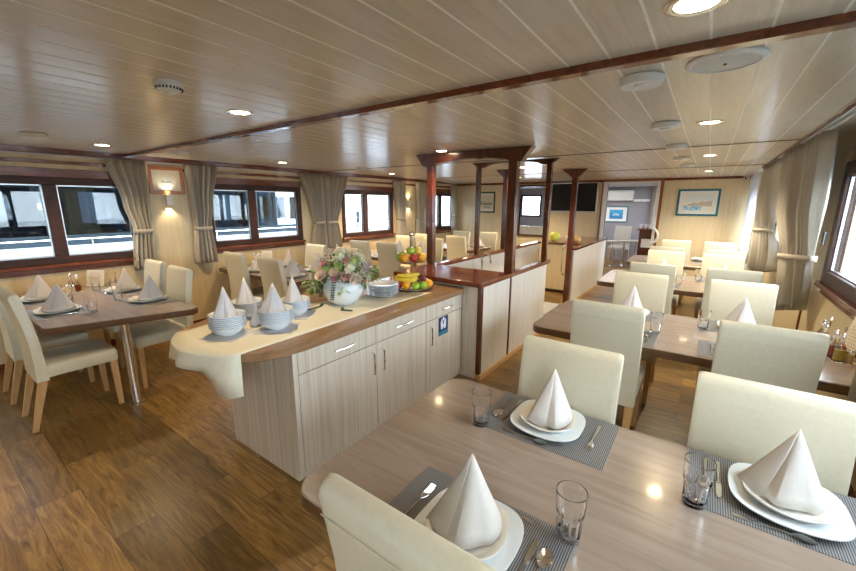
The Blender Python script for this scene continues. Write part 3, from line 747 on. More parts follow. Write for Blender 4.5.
# vase and flowers
VX, VY = -2.175, 1.92
va = MB().lathe([(.055, 0), (.062, .004), (.095, .03), (.118, .075), (.122, .10), (.113, .14), (.092, .165), (.088, .172), (.082, .170), (.088, .155), (.105, .12), (.108, .09), (.09, .04), (.05, .015), (.004, .014)], (0, 0, 0), 36).build('vase', 'skylit_china', smooth=60, loc=(VX, VY, ZW)); va.scale = (1.24, 1.24, 1.2)
tag(va, 'round white ceramic vase on the cloth runner', 'vase')
fl = empty('flower_arrangement', (VX, VY, ZW+.19)); fl.scale = (1.12, 1.12, 1.08)
def rose(c, r, mat):
    m = MB(); c = Vector(c); ax = c.normalized() if c.length > 0 else Vector((0, 0, 1)); ax = (ax+Vector((.25, -.35, .3))).normalized()
    q = Vector((0, 0, 1)).rotation_difference(ax)
    for L in range(4):
        n = (3, 4, 5, 6)[L]; rr = r*(.28+.24*L); hh = r*(1.0-.16*L)
        for k in range(n):
            a0 = 2*PI*k/n+L*.7; rings = []
            for j in range(4):
                t = j/3.; ring = []
                for i in range(5):
                    u = (i-2)/2.; a = a0+u*PI/n*1.25
                    rad = rr*(.35+.65*math.sin(t*PI/2))*(1+.18*t*(L/3.))*(1-.06*u*u); z = -r*.5+hh*1.15*t*(1-.22*u*u*t)
                    ring.append(tuple(c+q@Vector((rad*math.cos(a), rad*math.sin(a), z))))
                rings.append(ring)
            m.loft(rings, closed=False)
    m.ball(tuple(c-ax*r*.25), r*.5, 8, 1, 0, 5)
    return m.build('rose', mat, fl, smooth=60)
def pompon(c, r, mat, name, n=60, pl=.35):
    m = MB(); c = Vector(c)
    m.ball(c, r*.62, 8, 1, 0, 5)
    for k in range(n):
        z = 1-2*(k+.5)/n; a = k*2.39996; s_ = math.sqrt(1-z*z); d_ = Vector((s_*math.cos(a), s_*math.sin(a), z))
        u = d_.cross(Vector((.3, .2, .9))).normalized(); v = d_.cross(u)
        w = r*pl*.5; p0 = c+d_*r*.5; p1 = c+d_*r*random.uniform(.85, 1.1)
        m.add([p0-u*w*.3, p1-u*w+v*w*.4, p1+d_*r*.08, p1+u*w-v*w*.2, p0+u*w*.3], [(0, 1, 2, 3, 4)])
    return m.build(name, mat, fl, smooth=0)
def foliage(c, r, mat, n=26, ln=.045, name='leaves'):
    m = MB(); c = Vector(c)
    for k in range(n):
        d_ = Vector((random.gauss(0, 1), random.gauss(0, 1), random.gauss(.15, .8))).normalized()
        p = c+d_*r*random.uniform(.2, 1); u = d_.cross(Vector((random.random(), random.random(), 1))).normalized(); L = ln*random.uniform(.7, 1.2); w = L*.28
        dn = Vector((0, 0, -L*.25))
        m.add([p, p+d_*L*.5+u*w, p+d_*L+dn, p+d_*L*.5-u*w], [(0, 1, 2, 3)])
    return m.build(name, mat, fl, smooth=0)
def spray(c, d_, mat, n=14, L=.12, name='sprig'):
    m = MB(); c = Vector(c); d_ = Vector(d_).normalized()
    m.tube([tuple(c), tuple(c+d_*L*.5), tuple(c+d_*L+Vector((0, 0, -.01)))], .0012, 4)
    for k in range(n):
        p = c+d_*L*(.35+.65*k/n)+Vector((random.gauss(0, 1), random.gauss(0, 1), random.gauss(0, 1)))*.014
        m.ball(tuple(p), .0065, 5, 1, 0, 3)
    return m.build(name, mat, fl, smooth=0)
# local frame of the camera-facing side: rt = right in the picture, fw = towards the camera
rt = Vector((.81, .585, 0)).normalized(); fw = Vector((.62, -.78, 0)).normalized()
def L3(a, b_, z): v = rt*a+fw*b_; return (v.x, v.y, z)
for (a, b_, z, q) in ((-.10, .03, .03, .09), (.09, .03, .03, .09), (0, -.06, .06, .10), (-.15, 0, -.01, .07), (.16, -.02, .02, .075), (0, .06, .06, .09), (.05, -.02, .12, .08), (-.06, -.03, .11, .07), (-.05, .07, .12, .07), (.05, .08, .06, .06)):
    foliage(L3(a, b_, z), q, 'leaf', 34)
for (a, b_, z, q) in ((-.19, .04, -.01, .06), (-.20, .03, -.06, .04), (.13, .06, .06, .05), (.0, .10, .0, .04), (.02, .12, -.04, .03), (.20, 0, .05, .05), (-.16, .03, .07, .05), (-.04, .05, .16, .05), (.08, .06, .16, .05), (-.21, .0, -.03, .05)):
    foliage(L3(a, b_, z), q, 'leaf_light', 22, .035)
for p in ((-.025, .125, .035), (.045, .13, .045)): rose(L3(*p), .030, 'rose_pink')
rose(L3(.045, .09, .145), .026, 'rose_pink'); rose(L3(-.105, .09, .125), .022, 'rose_pink')
rose(L3(-.115, .11, .065), .050, 'rose_blush'); rose(L3(-.035, .13, .075), .028, 'rose_blush')
rose(L3(.105, .125, .025), .034, 'rose_blush')
pompon(L3(.0, .06, .165), .055, 'bloom_white', 'white_bloom'); pompon(L3(.075, .11, .095), .045, 'bloom_white', 'white_bloom'); pompon(L3(.13, .03, .14), .04, 'bloom_white', 'white_bloom')
pompon(L3(.10, .08, .135), .038, 'leaf_light', 'green_bloom'); pompon(L3(.005, .11, .11), .036, 'leaf_light', 'green_bloom')
pompon(L3(-.07, .05, .145), .045, 'bloom_mauve', 'mauve_bloom'); pompon(L3(.17, .04, .09), .035, 'bloom_mauve', 'mauve_bloom')
for k in range(16):
    a = -PI*.1+PI*1.2*k/15.; dd = rt*math.cos(a)+Vector((0, 0, 1))*math.sin(a)*.9+fw*.25
    spray(L3(.10*math.cos(a), .04, .06+.06*math.sin(a)), dd, 'sprig', 12, random.uniform(.09, .14))
for (a, b_) in ((-.13, .03), (-.035, .122)):      # trailing string of round leaves over the vase
    m = MB(); pts = [L3(a, b_, .03)]; 
    for k in range(9): pts.append(L3(a-.002*k, b_+.012*math.sin(k*.35), .015-k*.0165))
    m.tube(pts, .0014, 4)
    for k, p in enumerate(pts[1:]):
        for s_ in (-1, 1):
            c_ = Vector(p)+rt*.008*s_; m.ball(tuple(c_), .0062, 6, .8, 0, 4)
    m.build('trailing_stem', 'leaf_dark', fl, smooth=0)
tag(fl, 'mixed bouquet of pink roses and green foliage in the white vase', 'flowers')
def runner_sprig(p, label):
    m = MB(); P = [Vector(q) for q in p]; c0 = P[0]
    pts = []
    for i in range(len(P)-1):
        for j in range(5): pts.append(P[i].lerp(P[i+1], j/5.)-c0)
    pts.append(P[-1]-c0)
    m.tube([tuple(q+Vector((0, 0, .003))) for q in pts], .0014, 4)
    for k, q in enumerate(pts):
        for s_ in (-1, 1):
            m.ball((q.x+.006*s_, q.y+.006, .006), .0062, 6, .8, 0, 4)
    tag(m.build('leaf_sprig', 'leaf_dark', smooth=0, loc=tuple(c0)), label, 'sprig', 'dark leaf sprigs on the runner')
runner_sprig([(-2.235, 1.585, ZW), (-2.22, 1.66, ZW), (-2.23, 1.74, ZW), (-2.27, 1.79, ZW)], 'dark round-leaved sprig lying on the cloth left of the vase')
runner_sprig([(-2.06, 1.80, ZW), (-2.03, 1.765, ZW), (-1.99, 1.78, ZW), (-1.965, 1.795, ZW)], 'dark leafy sprig lying on the cloth in front of the vase')

# fruit stand
FX, FY, FZ = -2.10, 2.66, .8755
r = empty('fruit_stand', (FX, FY, FZ))
TIER = .245
MB().lathe([(.12, 0), (.125, .004), (.185, .012), (.195, .024), (.192, .026), (.18, .016), (.01, .012)], (0, 0, 0), 32).build('lower_tray', 'chrome', r)
MB().lathe([(.02, TIER-.006), (.12, TIER), (.142, TIER+.012), (.140, TIER+.014), (.12, TIER+.006), (.01, TIER+.005)], (0, 0, 0), 32).build('upper_tray', 'chrome', r)
MB().lathe([(.008, .01), (.008, .25), (.014, .26), (.014, .468), (.002, .468)], (0, 0, 0), 12).build('pole', 'chrome', r)
MB().ball((0, 0, .487), .022, 14).build('knob', 'chrome', r)
tag(r, 'two-tier chrome fruit stand at the far end of the sideboard', 'fruit stand')
def fruit_round(name, mat, r=.034, sq=.92, stem=True):
    def mk():
        e = empty(name, (0, 0, 0)); m = MB(); k = 9; prof = []
        for i in range(k+1):
            a = PI*i/k; rr = r*math.sin(a)*(1+.05*math.cos(a)*(-1)); z = r*sq*(1-math.cos(a))
            if i == k: z -= r*.10
            prof.append((max(.0006, rr), z))
        m.lathe(prof, (0, 0, 0), 16).build('flesh', mat, e, smooth=80)
        if stem: MB().tube([(0, 0, 2*r*sq-r*.2), (.002, .001, 2*r*sq+.006)], .0016, 5).build('stem', 'stem', e)
        return e
    return Kind(mk)
FR = {'orange': fruit_round('orange', 'orange_fruit', .0385, .95, False), 'red apple': fruit_round('apple', 'red_apple', .039), 'green apple': fruit_round('apple', 'green_apple', .0385),
      'peach': fruit_round('peach', 'yellow_fruit', .037), 'plum': fruit_round('plum', 'plum', .03)}
def put_fruit(kind, a, b_, z, label):
    v = rt*a+fw*b_; FR[kind].put((FX+v.x, FY+v.y, FZ+z), random.random()*6, label, kind.split()[-1], 'fruit on the stand')
zt = TIER+.0075; zl = .0155
put_fruit('green apple', -.095, .03, zt, 'green apple at the left edge of the upper fruit tray')
put_fruit('orange', -.055, .092, zt, 'orange at the front left of the upper fruit tray')
put_fruit('red apple', .022, .098, zt, 'red apple at the front of the upper fruit tray')
put_fruit('orange', .09, .058, zt, 'orange at the front right of the upper fruit tray')
put_fruit('green apple', -.005, .042, zt+.056, 'green apple on top of the fruit on the upper tray')
put_fruit('green apple', -.075, -.06, zt, 'green apple at the back left of the upper fruit tray')
put_fruit('peach', .10, -.03, zt, 'yellow peach at the right of the upper fruit tray')
put_fruit('peach', .05, -.075, zt, 'yellow peach at the back of the upper fruit tray')
put_fruit('peach', .06, .02, zt+.056, 'yellow peach resting high on the right of upper tray')
put_fruit('orange', -.045, .135, zl, 'orange at the front left of the lower fruit tray')
put_fruit('green apple', .035, .145, zl, 'green apple at the front of the lower fruit tray')
put_fruit('green apple', .105, .11, zl, 'green apple at the front right of the lower fruit tray')
put_fruit('orange', .155, .045, zl, 'orange at the right edge of the lower fruit tray')
put_fruit('red apple', -.118, .095, zl, 'red apple at the left of the lower fruit tray')
put_fruit('plum', .105, .03, zl+.045, 'dark plum resting on the right of the lower fruit tray')
put_fruit('peach', .13, -.05, zl, 'yellow peach at the back right of the lower fruit tray')
def make_banana():
    e = empty('banana', (0, 0, 0)); pts = []; rad = []
    for i in range(9):
        t = i/8.; a = (t-.5)*1.5; pts.append((.14*math.sin(a), -.14*(1-math.cos(a))*.9, .0165)); rad.append(.021*(math.sin(PI*(.12+.76*t)))**.5)
    MB().tube(pts, rad, 7).build('peel', 'banana', e, smooth=50)
    MB().tube([pts[8], (pts[8][0]+.014, pts[8][1]-.006, .018)], [.0055, .004], 6).build('stem', 'stem', e)
    return e
ban = Kind(make_banana)
ang = math.atan2(rt.y, rt.x)
for k, (a, b_, z, nm) in enumerate(((-.06, .125, .080, 'front one'), (-.045, .08, .083, 'second from the front'), (-.05, .03, .085, 'third from the front'), (-.02, .10, .118, 'on top of the bunch'))):
    v = rt*a+fw*b_
    ban.put((FX+v.x, FY+v.y, FZ+z), ang+PI+.15*k-.2, 'yellow banana on the lower fruit tray, %s' % nm, 'banana', 'bananas on the stand')

# ------------------------------------------------------------------ stairwell enclosure with posts
r = empty('stairwell_enclosure', (-2.0, 3.7, 0))
def E(mb): mb.v = [(x+2.0, y-3.7, z) for x, y, z in mb.v]; return mb
E(B(-2.50, -1.60, 2.99, 3.02, .0, .90)).build('panel', 'laminate', r, smooth=0)
E(B(-1.60, -1.56, 2.985, 3.03, .0, .90)).build('corner_post', 'mahogany', r, bevel=.004)
E(B(-1.585, -1.56, 3.03, 3.60, .0, .90)).build('panel', 'laminate_pale', r, smooth=0)
E(B(-1.59, -1.553, 3.60, 3.635, .0, .90)).build('stile', 'mahogany', r, bevel=.003)
E(B(-1.585, -1.56, 3.635, 4.70, .0, .90)).build('panel', 'laminate_pale', r, smooth=0)
E(B(-2.50, -2.475, 3.02, 7.0, .0, .90)).build('panel', 'laminate_pale', r, smooth=0)
E(B(-1.60, -1.54, 2.98, 4.75, .0, .05)).build('skirting', 'beech', r, bevel=.003)
E(MB().prism([(-2.54, 2.92), (-1.54, 2.92), (-1.525, 2.935), (-1.525, 4.74), (-1.60, 4.74), (-1.60, 3.56), (-2.54, 3.56)], .90, .945)).build('capping', 'mahogany_h', r, bevel=.006)
E(B(-2.52, -2.45, 3.56, 7.0, .90, .945)).build('hand_rail', 'mahogany_h', r, bevel=.008)
E(B(-2.46, -1.61, 3.50, 3.53, .0, .88)).build('panel', 'laminate_pale', r, smooth=0)
m = MB().tube([(-2.28, 4.35, .5), (-2.28, 4.35, .93), (-2.28, 4.40, .99), (-2.28, 4.48, 1.0), (-2.28, 4.56, .95), (-2.28, 4.60, .85)], .014, 8)
E(m).build('grab_rail', 'chrome', r)
E(B(-2.47, -1.62, 4.2, 5.6, .0, .17)).build('step', 'base_grey', r, smooth=0)
tag(r, 'pale panelled stairwell enclosure with glossy mahogany capping behind the sideboard', 'stair enclosure')
def post(x, y, z0, z1, w=.055): return B(x-w/2, x+w/2, y-w/2, y+w/2, z0, z1)
def arch(name, y, posts, x0, x1, z1, zb, d_, label, cap=None):
    r = empty(name, ((x0+x1)/2, y, posts[0][2])); ox, oz = r.location.x, r.location.z
    def G(mb): mb.v = [(a-ox, b_-y, c-oz) for a, b_, c in mb.v]; return mb
    for (px, w, z0) in posts: G(post(px, y, z0, z1-.01, w)).build('post', 'mahogany', r, bevel=.004)
    p = [(x0, z1), (x0+.10, zb+.0)]
    n = 14; xa, xb = x0+.10, x1-.10
    xi0, xi1 = xa+.09, xb-.09
    for i in range(n+1):
        t = i/n; p.append((xi0+(xi1-xi0)*t, zb+.055*math.sin(PI*t)**.55))
    p += [(xb, zb), (x1, z1)]
    q = MB().loft([[(a, y-d_/2, b_) for a, b_ in p], [(a, y+d_/2, b_) for a, b_ in p]])
    G(q).build('arch_beam', 'mahogany', r, bevel=.004)
    return tag(r, label, 'post arch', 'mahogany post arches')
arch('post_arch', 3.56, [(-2.52, .075, .947), (-1.555, .085, .947)], -2.70, -1.37, 2.145, 2.015, .10, 'mahogany post arch nearest the sideboard, over the stairwell')
arch('post_arch', 4.60, [(-2.50, .055, .947), (-1.565, .06, .947)], -2.60, -1.46, 2.14, 2.075, .06, 'second mahogany post arch, on the far end of the stairwell capping')
r = empty('post_arch', (-1.72, 6.25, 0))
B(-.04, .04, -.04, .04, 0, 2.06).build('post', 'mahogany', r, bevel=.004)
MB().loft([[(-.21, a, 2.145), (-.045, a, 2.02), (.045, a, 2.02), (.17, a, 2.145)] for a in (-.035, .035)]).build('bracket_head', 'mahogany', r, bevel=.004)
MB().tube([(-.05, .0, 1.0), (-.09, 0, .98), (-.11, 0, .9), (-.11, 0, .55), (-.08, 0, .5), (-.04, 0, .5)], .011, 8).build('grab_rail', 'chrome', r)
tag(r, 'tall single mahogany post with flared head standing on the floor before the television', 'post')
r = empty('post_arch', (-2.485, 5.42, .947))
B(-.035, .035, -.035, .035, 0, 1.09).build('post', 'mahogany', r, bevel=.004)
MB().loft([[(-.16, a, 1.17), (-.04, a, 1.06), (.04, a, 1.06), (.14, a, 1.17)] for a in (-.035, .035)]).build('bracket_head', 'mahogany', r, bevel=.004)
tag(r, 'mahogany post with flared head on the inner handrail, half hidden behind the front arch post', 'post')
for o in list(col.objects):
    if o.name.startswith('post_arch') and o.get('category') == 'post': o.name = 'wooden_post'
# second partition with television counter
r = empty('partition_counter', (-1.66, 7.4, 0))
def E2(mb): mb.v = [(x+1.66, y-7.4, z) for x, y, z in mb.v]; return mb
E2(B(-1.70, -1.66, 6.29, YB-.04, .04, .90)).build('panel', 'laminate_pale', r, smooth=0)
E2(B(-1.70, -1.645, 6.29, YB-.04, 0, .04)).build('skirting', 'beech', r)
E2(B(-2.44, -1.64, 7.02, YB-.005, .90, .935)).build('counter', 'mahogany_h', r, bevel=.005)
E2(B(-1.725, -1.63, 6.29, 7.02, .90, .935)).build('capping', 'mahogany_h', r, bevel=.005)
E2(B(-2.42, -1.70, 7.06, YB-.01, .06, .90)).build('cabinet', 'cream_wall', r, smooth=0)
E2(B(-2.42, -1.70, 7.08, YB-.01, 0, .06)).build('plinth', 'dark_frame', r, smooth=0)
tag(r, 'white panelled partition with dark counter below the television', 'counter')
mel = Kind(lambda: MB().ball((0, 0, .092), .097, 16, .95, 0, 10).build('melon', 'melon'))
mel.put((-2.27, 7.18, .935), 0, 'yellow-green melon on the counter left of the flared post', 'melon')
def squash():
    n = 36; R = []
    for i in range(9):
        a = PI*i/8; R.append([(max(.002, .075*math.sin(a))*(1+.09*math.cos(8*t))*math.cos(t), max(.002, .075*math.sin(a))*(1+.09*math.cos(8*t))*math.sin(t), .062*(1-math.cos(a))) for t in [2*PI*k/n for k in range(n)]])
    return MB().loft(R).build('pumpkin', 'squash')
Kind(squash).put((-1.88, 7.22, .935), 0, 'small orange pumpkin on the counter right of the flared post', 'pumpkin')
Kind(lambda: MB().ball((0, 0, .055), .055, 14, 1, 0, 8).build('melon', 'paper_white')).put((-2.07, 7.35, .935), 0, 'small white melon on the counter behind the flared post', 'melon')

# television, pictures, camera
r = empty('television', (-2.39, YB-.002, 1.755))
B(-.485, .485, -.05, 0, -.31, .31).build('casing', 'alu', r, bevel=.006)
B(-.465, .465, -.053, -.049, -.285, .29).build('screen', 'screen', r)
tag(r, 'large dark flat television with silver edge on the far wall', 'television')
def picture(name, loc, rot, w, h, fmat, pmat, fw_, pw, ph, fn, label, glass=True):
    r = empty(name, loc, rot)
    m = MB(); t = .022
    m.box(-w/2, -w/2+fw_, -t, 0, -h/2, h/2); m.box(w/2-fw_, w/2, -t, 0, -h/2, h/2); m.box(-w/2+fw_, w/2-fw_, -t, 0, h/2-fw_, h/2); m.box(-w/2+fw_, w/2-fw_, -t, 0, -h/2, -h/2+fw_)
    m.build('frame', fmat, r, bevel=.003)
    B(-w/2+fw_, w/2-fw_, -.010, -.002, -h/2+fw_, h/2-fw_).build('mount', pmat, r, smooth=0)
    nx, nz = 60, 40; g = MB(); vs = []; cs = []
    for j in range(nz+1):
        for i in range(nx+1):
            u, v = i/nx, j/nz; vs.append((-pw/2+pw*u, -.0108, -ph/2+ph*v)); cs.append(fn(u, v))
    fs = [(j*(nx+1)+i, j*(nx+1)+i+1, (j+1)*(nx+1)+i+1, (j+1)*(nx+1)+i) for j in range(nz) for i in range(nx)]
    g.add(vs, fs); o = g.build('painting', 'print', r, smooth=0)
    a = o.data.color_attributes.new('Col', 'FLOAT_COLOR', 'POINT')
    for i, c in enumerate(cs): a.data[i].color = (*c, 1)
    return tag(r, label, 'framed picture', 'framed pictures on the walls')
from mathutils import noise
def nz(u, v, s=6, k=0): return noise.noise(Vector((u*s+k, v*s, k*1.7)))
def mixc(a, b_, t): t = max(0, min(1, t)); return tuple(x+(y-x)*t for x, y in zip(a, b_))
def island(u, v):
    bg = (.83, .77, .64); sky = mixc(bg, (.60, .72, .80), .55*max(0, 1-abs(v-.72)*3)); c = mixc(bg, sky, 1 if .1 < u < .95 else 0)
    top = .38+.22*u+.10*nz(u, 0, 9)
    if .12 < u < .92 and .30 < v < top: c = mixc((.55, .35, .22), (.34, .36, .22), .5+1.2*nz(u, v, 16)); c = mixc(c, (.80, .72, .58), .35+.6*nz(u, v, 30, 3))
    sea = .30+.08*nz(u, 3, 6)
    if .08 < u < .62 and .10+.05*nz(u, 8, 7) < v < sea: c = mixc((.10, .42, .66), (.50, .72, .82), .5+.9*nz(u, v, 14, 2))
    return c
picture('picture', (-.185, YB-.001, 1.655), 0, .64, .48, 'teal_frame', 'paper_white', .035, .50, .35, island, 'teal-framed watercolour of a coastal town on the far right wall')
def boat(u, v):
    c = (.80, .76, .62)
    if .25 < u < .8 and .30 < v < .5: c = mixc((.08, .16, .24), (.75, .78, .76), .5+1.6*nz(u, v, 14))
    if .3 < u < .6 and .5 <= v < .62+.2*nz(u, 1, 8): c = mixc((.55, .62, .66), (.8, .78, .7), .5)
    return c
picture('picture', (XL+.002, 2.04, 1.885), PI/2,   .385, .325, 'orange_frame', 'paper', .04, .24, .18, boat, 'orange wood-framed boat print above the left wall lamp')
def sky_l(u, v):
    c = (.70, .63, .46)
    if v > .3 and v < .42+.35*abs(nz(u, 0, 11)): c = (.06, .11, .11) if nz(u, v, 26) > -.1 else c
    if .25 < u < .8 and .12 < v < .2: c = (.10, .30, .42)
    return c
picture('picture', (-4.475, YB-.001, 1.65), 0, .46, .50, 'green_frame', 'paper', .035, .34, .32, sky_l, 'dark green-framed skyline print seen between the posts')
def blue(u, v):
    c = mixc((.02, .20, .48), (.05, .40, .62), v)
    if .25 < u < .75 and .35 < v < .62 and nz(u, v, 9) > 0: c = (.75, .78, .8)
    return c
picture('picture', (-2.17, LY-.002, 1.33), 0, .62, .46, 'teal_frame', 'paper_white', .03, .36, .26, blue, 'teal-framed blue seascape print in the next room, through the doorway')
r = empty('security_camera', (.45, YB-.002, 2.06))
MB().lathe([(.045, .0), (.045, .04), (.04, .055), (.02, .062)], (0, 0, 0), 16).build('mount', 'white_plastic', r)
bb = MB().ball((0, -.045, .0), .036, 14, 1); bb.build('body', 'white_plastic', r); MB().lathe([(.018, 0), (.018, .008), (.004, .009)], (0, 0, 0), 12).build('lens', 'black_plastic', r).matrix_local = Matrix.Translation((-.012, -.075, -.008)) @ Matrix.Rotation(PI/2, 4, 'X')
for ch in r.children: ch.location.y -= .012
tag(r, 'small white security camera in the far right corner under the ceiling', 'camera')

# ------------------------------------------------------------------ wall lamps, ceiling fittings
def make_sconce():
    r = empty('wall_lamp', (0, 0, 0))
    m = MB(); m.box(-.032, .032, .0, .062, -.06, -.055); m.box(-.032, .032, .0, .006, -.055, .06); m.box(-.032, .032, .057, .062, -.055, .06); m.box(-.032, -.027, .006, .057, -.055, .06); m.box(.027, .032, .006, .057, -.055, .06)
    m.v = [(y, -x, z) for x, y, z in m.v]
    m.build('housing', 'white_plastic', r)
    b = MB().ball((.03, 0, .02), .016, 10); b.build('bulb', 'sconce_glow', r)
    return r
sco = Kind(make_sconce)
for y_, z_ in ((2.03, 1.655), (6.74, 1.62)):
    for u in (-1, 1):
        l = bpy.data.lights.new('wall_lamp_beam', 'SPOT'); l.energy = 3; l.color = (1, .85, .6); l.spot_size = math.radians(110); l.spot_blend = .7; l.shadow_soft_size = .02
        o = bpy.data.objects.new('wall_lamp_beam', l); col.objects.link(o); o.location = (XL+.035, y_, z_+u*.075); o.rotation_euler = (0 if u < 0 else PI, 0, 0)
sco.put((XL, 2.03, 1.655), 0, 'small white up-and-down wall lamp below the orange-framed print', 'wall lamp', 'left wall lamps')
sco.put((XL, 6.74, 1.62), 0, 'small wall lamp between two curtains at the back of left wall', 'wall lamp', 'left wall lamps')
S = .52/.59
def make_down():
    r = empty('downlight', (0, 0, 0))
    MB().lathe([(.052, .004), (.052, -.004), (.066, -.008), (.076, -.004), (.076, .0), (.066, .004)], (0, 0, 0), 28, cap0=False, cap1=False).build('rim', 'steel', r)
    MB().lathe([(.052, -.0035), (.001, -.0045)], (0, 0, 0), 24, cap0=False).build('lens', 'lamp_glow', r)
    return r
down = Kind(make_down)
DL = [(-2.626, 1.489, 'left of the crossbeam above the near end of the sideboard'), (-.108, 1.52, 'at the top edge above the foreground table'), (-.076, 3.651, 'above the second right table, past the round vents'),
      (-.076, 6.04, 'above the third right table'), (-.091, 8.6, 'nearest the far right wall'), (-5.3, 1.445, 'near the first curtain on the left'), (-5.3, 3.595, 'near the paired curtains on the left'),
      (-2.589, 3.85, 'just before the first post arch'), (-5.4, 6.205, 'near the fourth curtain on the left'), (-2.6, 6.3, 'behind the first post arch'), (-3.6, 8.5, 'near the far wall left of the television')]
def downlight_power(x, y, z, w=22):
    l = bpy.data.lights.new('downlight_beam', 'SPOT'); l.energy = w; l.color = (1, .70, .36) if x < -3.4 else (1, .76, .46) if y < 4 else (1, .84, .60); l.spot_size = math.radians(130); l.spot_blend = .8; l.shadow_soft_size = .04
    o = bpy.data.objects.new('downlight_beam', l); col.objects.link(o); o.location = (x, y, z-.03)
for (x, y, t) in DL:
    z = zc(y*S); down.put((x*S, y*S, z), 0, 'round glowing recessed downlight %s' % t, 'downlight', 'recessed ceiling downlights'); downlight_power(x*S, y*S, z, 11 if y < 3 and x > -1 else 24 if x > -3.4 and y < 3 else 26 if y < 4 and x > -1 else 34 if y < 5 else 85)
for (x, y) in ((-2.6, -1.0), (-.1, -1.0), (-4.7, -.9)): downlight_power(x, y, ZC)
def make_vent(R=.085, h=.035):
    r = empty('ceiling_vent', (0, 0, 0))
    MB().lathe([(R*.9, 0), (R, -.006), (R, -h*.6), (R*.93, -h), (R*.3, -h*.9), (.002, -h*.88)], (0, 0, 0), 30, cap0=False).build('cover', 'white_plastic', r)
    MB().lathe([(R*.34, -h*.9), (R*.32, -h*1.12), (.002, -h*1.14)], (0, 0, 0), 20, cap0=False).build('disc', 'white_plastic', r)
    return r
vent = Kind(make_vent)
for (x, y, t) in ((-.339, 2.208, 'left of the large round ceiling speaker'), (-.343, 3.509, 'left of second downlight over the right tables'), (-.351, 4.846, 'on the dark ceiling seam above the right tables'), (-.369, 6.096, 'between the two ceiling seams over the right tables'), (-.346, 7.197, 'beyond the last ceiling seam on the right'),
      (-4.95, .872, 'at the far left above the first window'), (-5.2, 2.153, 'above the orange-framed print'), (-4.95, 4.90, 'at the second seam on the left side')):
    vent.put((x*S, y*S, zc(y*S)), 0, 'round white ceiling vent %s' % t, 'ceiling vent', 'round ceiling vents')
r = empty('ceiling_speaker', (-.02, 1.90, ZC))
MB().lathe([(.122, 0), (.127, -.006), (.121, -.012), (.105, -.014), (.103, -.010)], (0, 0, 0), 40, cap0=False, cap1=False).build('rim', 'white_plastic', r)
MB().lathe([(.104, -.010), (.002, -.014)], (0, 0, 0), 40, cap0=False).build('grille', 'grey_plastic', r)
MB().lathe([(.006, -.014), (.005, -.018), (.001, -.019)], (0, 0, 0), 10, cap0=False).build('badge', 'black_plastic', r)
tag(r, 'large flat round ceiling speaker just past the crossbeam on the right', 'ceiling speaker')
r = empty('smoke_detector', (-2.288*S, .934*S, ZC))
MB().lathe([(.055, 0), (.058, -.008), (.056, -.020), (.050, -.032), (.035, -.042), (.018, -.044), (.016, -.050), (.001, -.050)], (0, 0, 0), 32, cap0=False).build('housing', 'white_plastic', r)
m = MB()
for k in range(24):
    a = 2*PI*k/24; c_, s_ = math.cos(a), math.sin(a); q = Matrix.Rotation(a, 3, 'Z')
    bx_ = MB().box(.0475, .0545, -.0028, .0028, -.034, -.024); m.add([tuple(q@Vector(v)) for v in bx_.v], bx_.f)
m.build('vent_slots', 'black_plastic', r)
tag(r, 'round white smoke detector with a ring of slots on the ceiling at left', 'smoke detector')

# ------------------------------------------------------------------ curtains
def curtain(name, levels, folds, label, mat='curtain', amp=.036, band=True, grp='tied grey curtains', ph=0.):
    # levels: (t in 0..1 from the top, left point, right point, amplitude factor)
    L0 = levels[0]; r = empty(name, tuple(Vector(levels[-1][1]).lerp(Vector(levels[-1][2]), .5)))
    org = Vector(r.location); n = folds*10; rows = []
    K_ = len(levels)
    for s in range((K_-1)*7+1):
        seg = min(K_-2, s//7); t = (s-seg*7)/7.; e = t*t*(3-2*t) if seg != K_-2 else math.sin(t*PI/2)
        A = Vector(levels[seg][1]).lerp(Vector(levels[seg+1][1]), e); Bp = Vector(levels[seg][2]).lerp(Vector(levels[seg+1][2]), e)
        A.z = levels[seg][1][2]+(levels[seg+1][1][2]-levels[seg][1][2])*t; Bp.z = levels[seg][2][2]+(levels[seg+1][2][2]-levels[seg][2][2])*t
        af = levels[seg][3]+(levels[seg+1][3]-levels[seg][3])*t
        dr_ = Bp-A; nrm = Vector((-dr_.y, dr_.x, 0)).normalized()
        row = []
        for i in range(n+1):
            u = i/n; w = math.sin(2*PI*folds*u+ph+.5*math.sin(u*9+ph))+.25*math.sin(2*PI*folds*2.3*u+1)
            row.append(tuple(A.lerp(Bp, u)+nrm*w*amp*af-org))
        rows.append(row)
    MB().loft(rows, closed=False).build('cloth', mat, r, smooth=80, solid=.003)
    if band:
        wl = levels[band]; A, Bp = Vector(wl[1])-org, Vector(wl[2])-org; dr_ = (Bp-A); nn = Vector((-dr_.y, dr_.x, 0)).normalized(); dn = dr_.normalized()
        a_ = amp*wl[3]*1.25+.006; h_ = .022; m = MB(); rings = []
        for z in (-h_, h_):
            ring = []
            for k in range(24):
                a = 2*PI*k/24; c_, s_ = math.cos(a), math.sin(a)
                p = A.lerp(Bp, .5+.52*math.copysign(abs(c_)**.4, c_))+nn*a_*math.copysign(abs(s_)**.5, s_); ring.append((p.x, p.y, p.z+z))
            rings.append(ring)
        m.loft(rings, True, False, False).build('tieback', 'curtain_band', r, smooth=60, solid=.003)
    return tag(r, label, 'curtain', grp)
xl = XL+.065
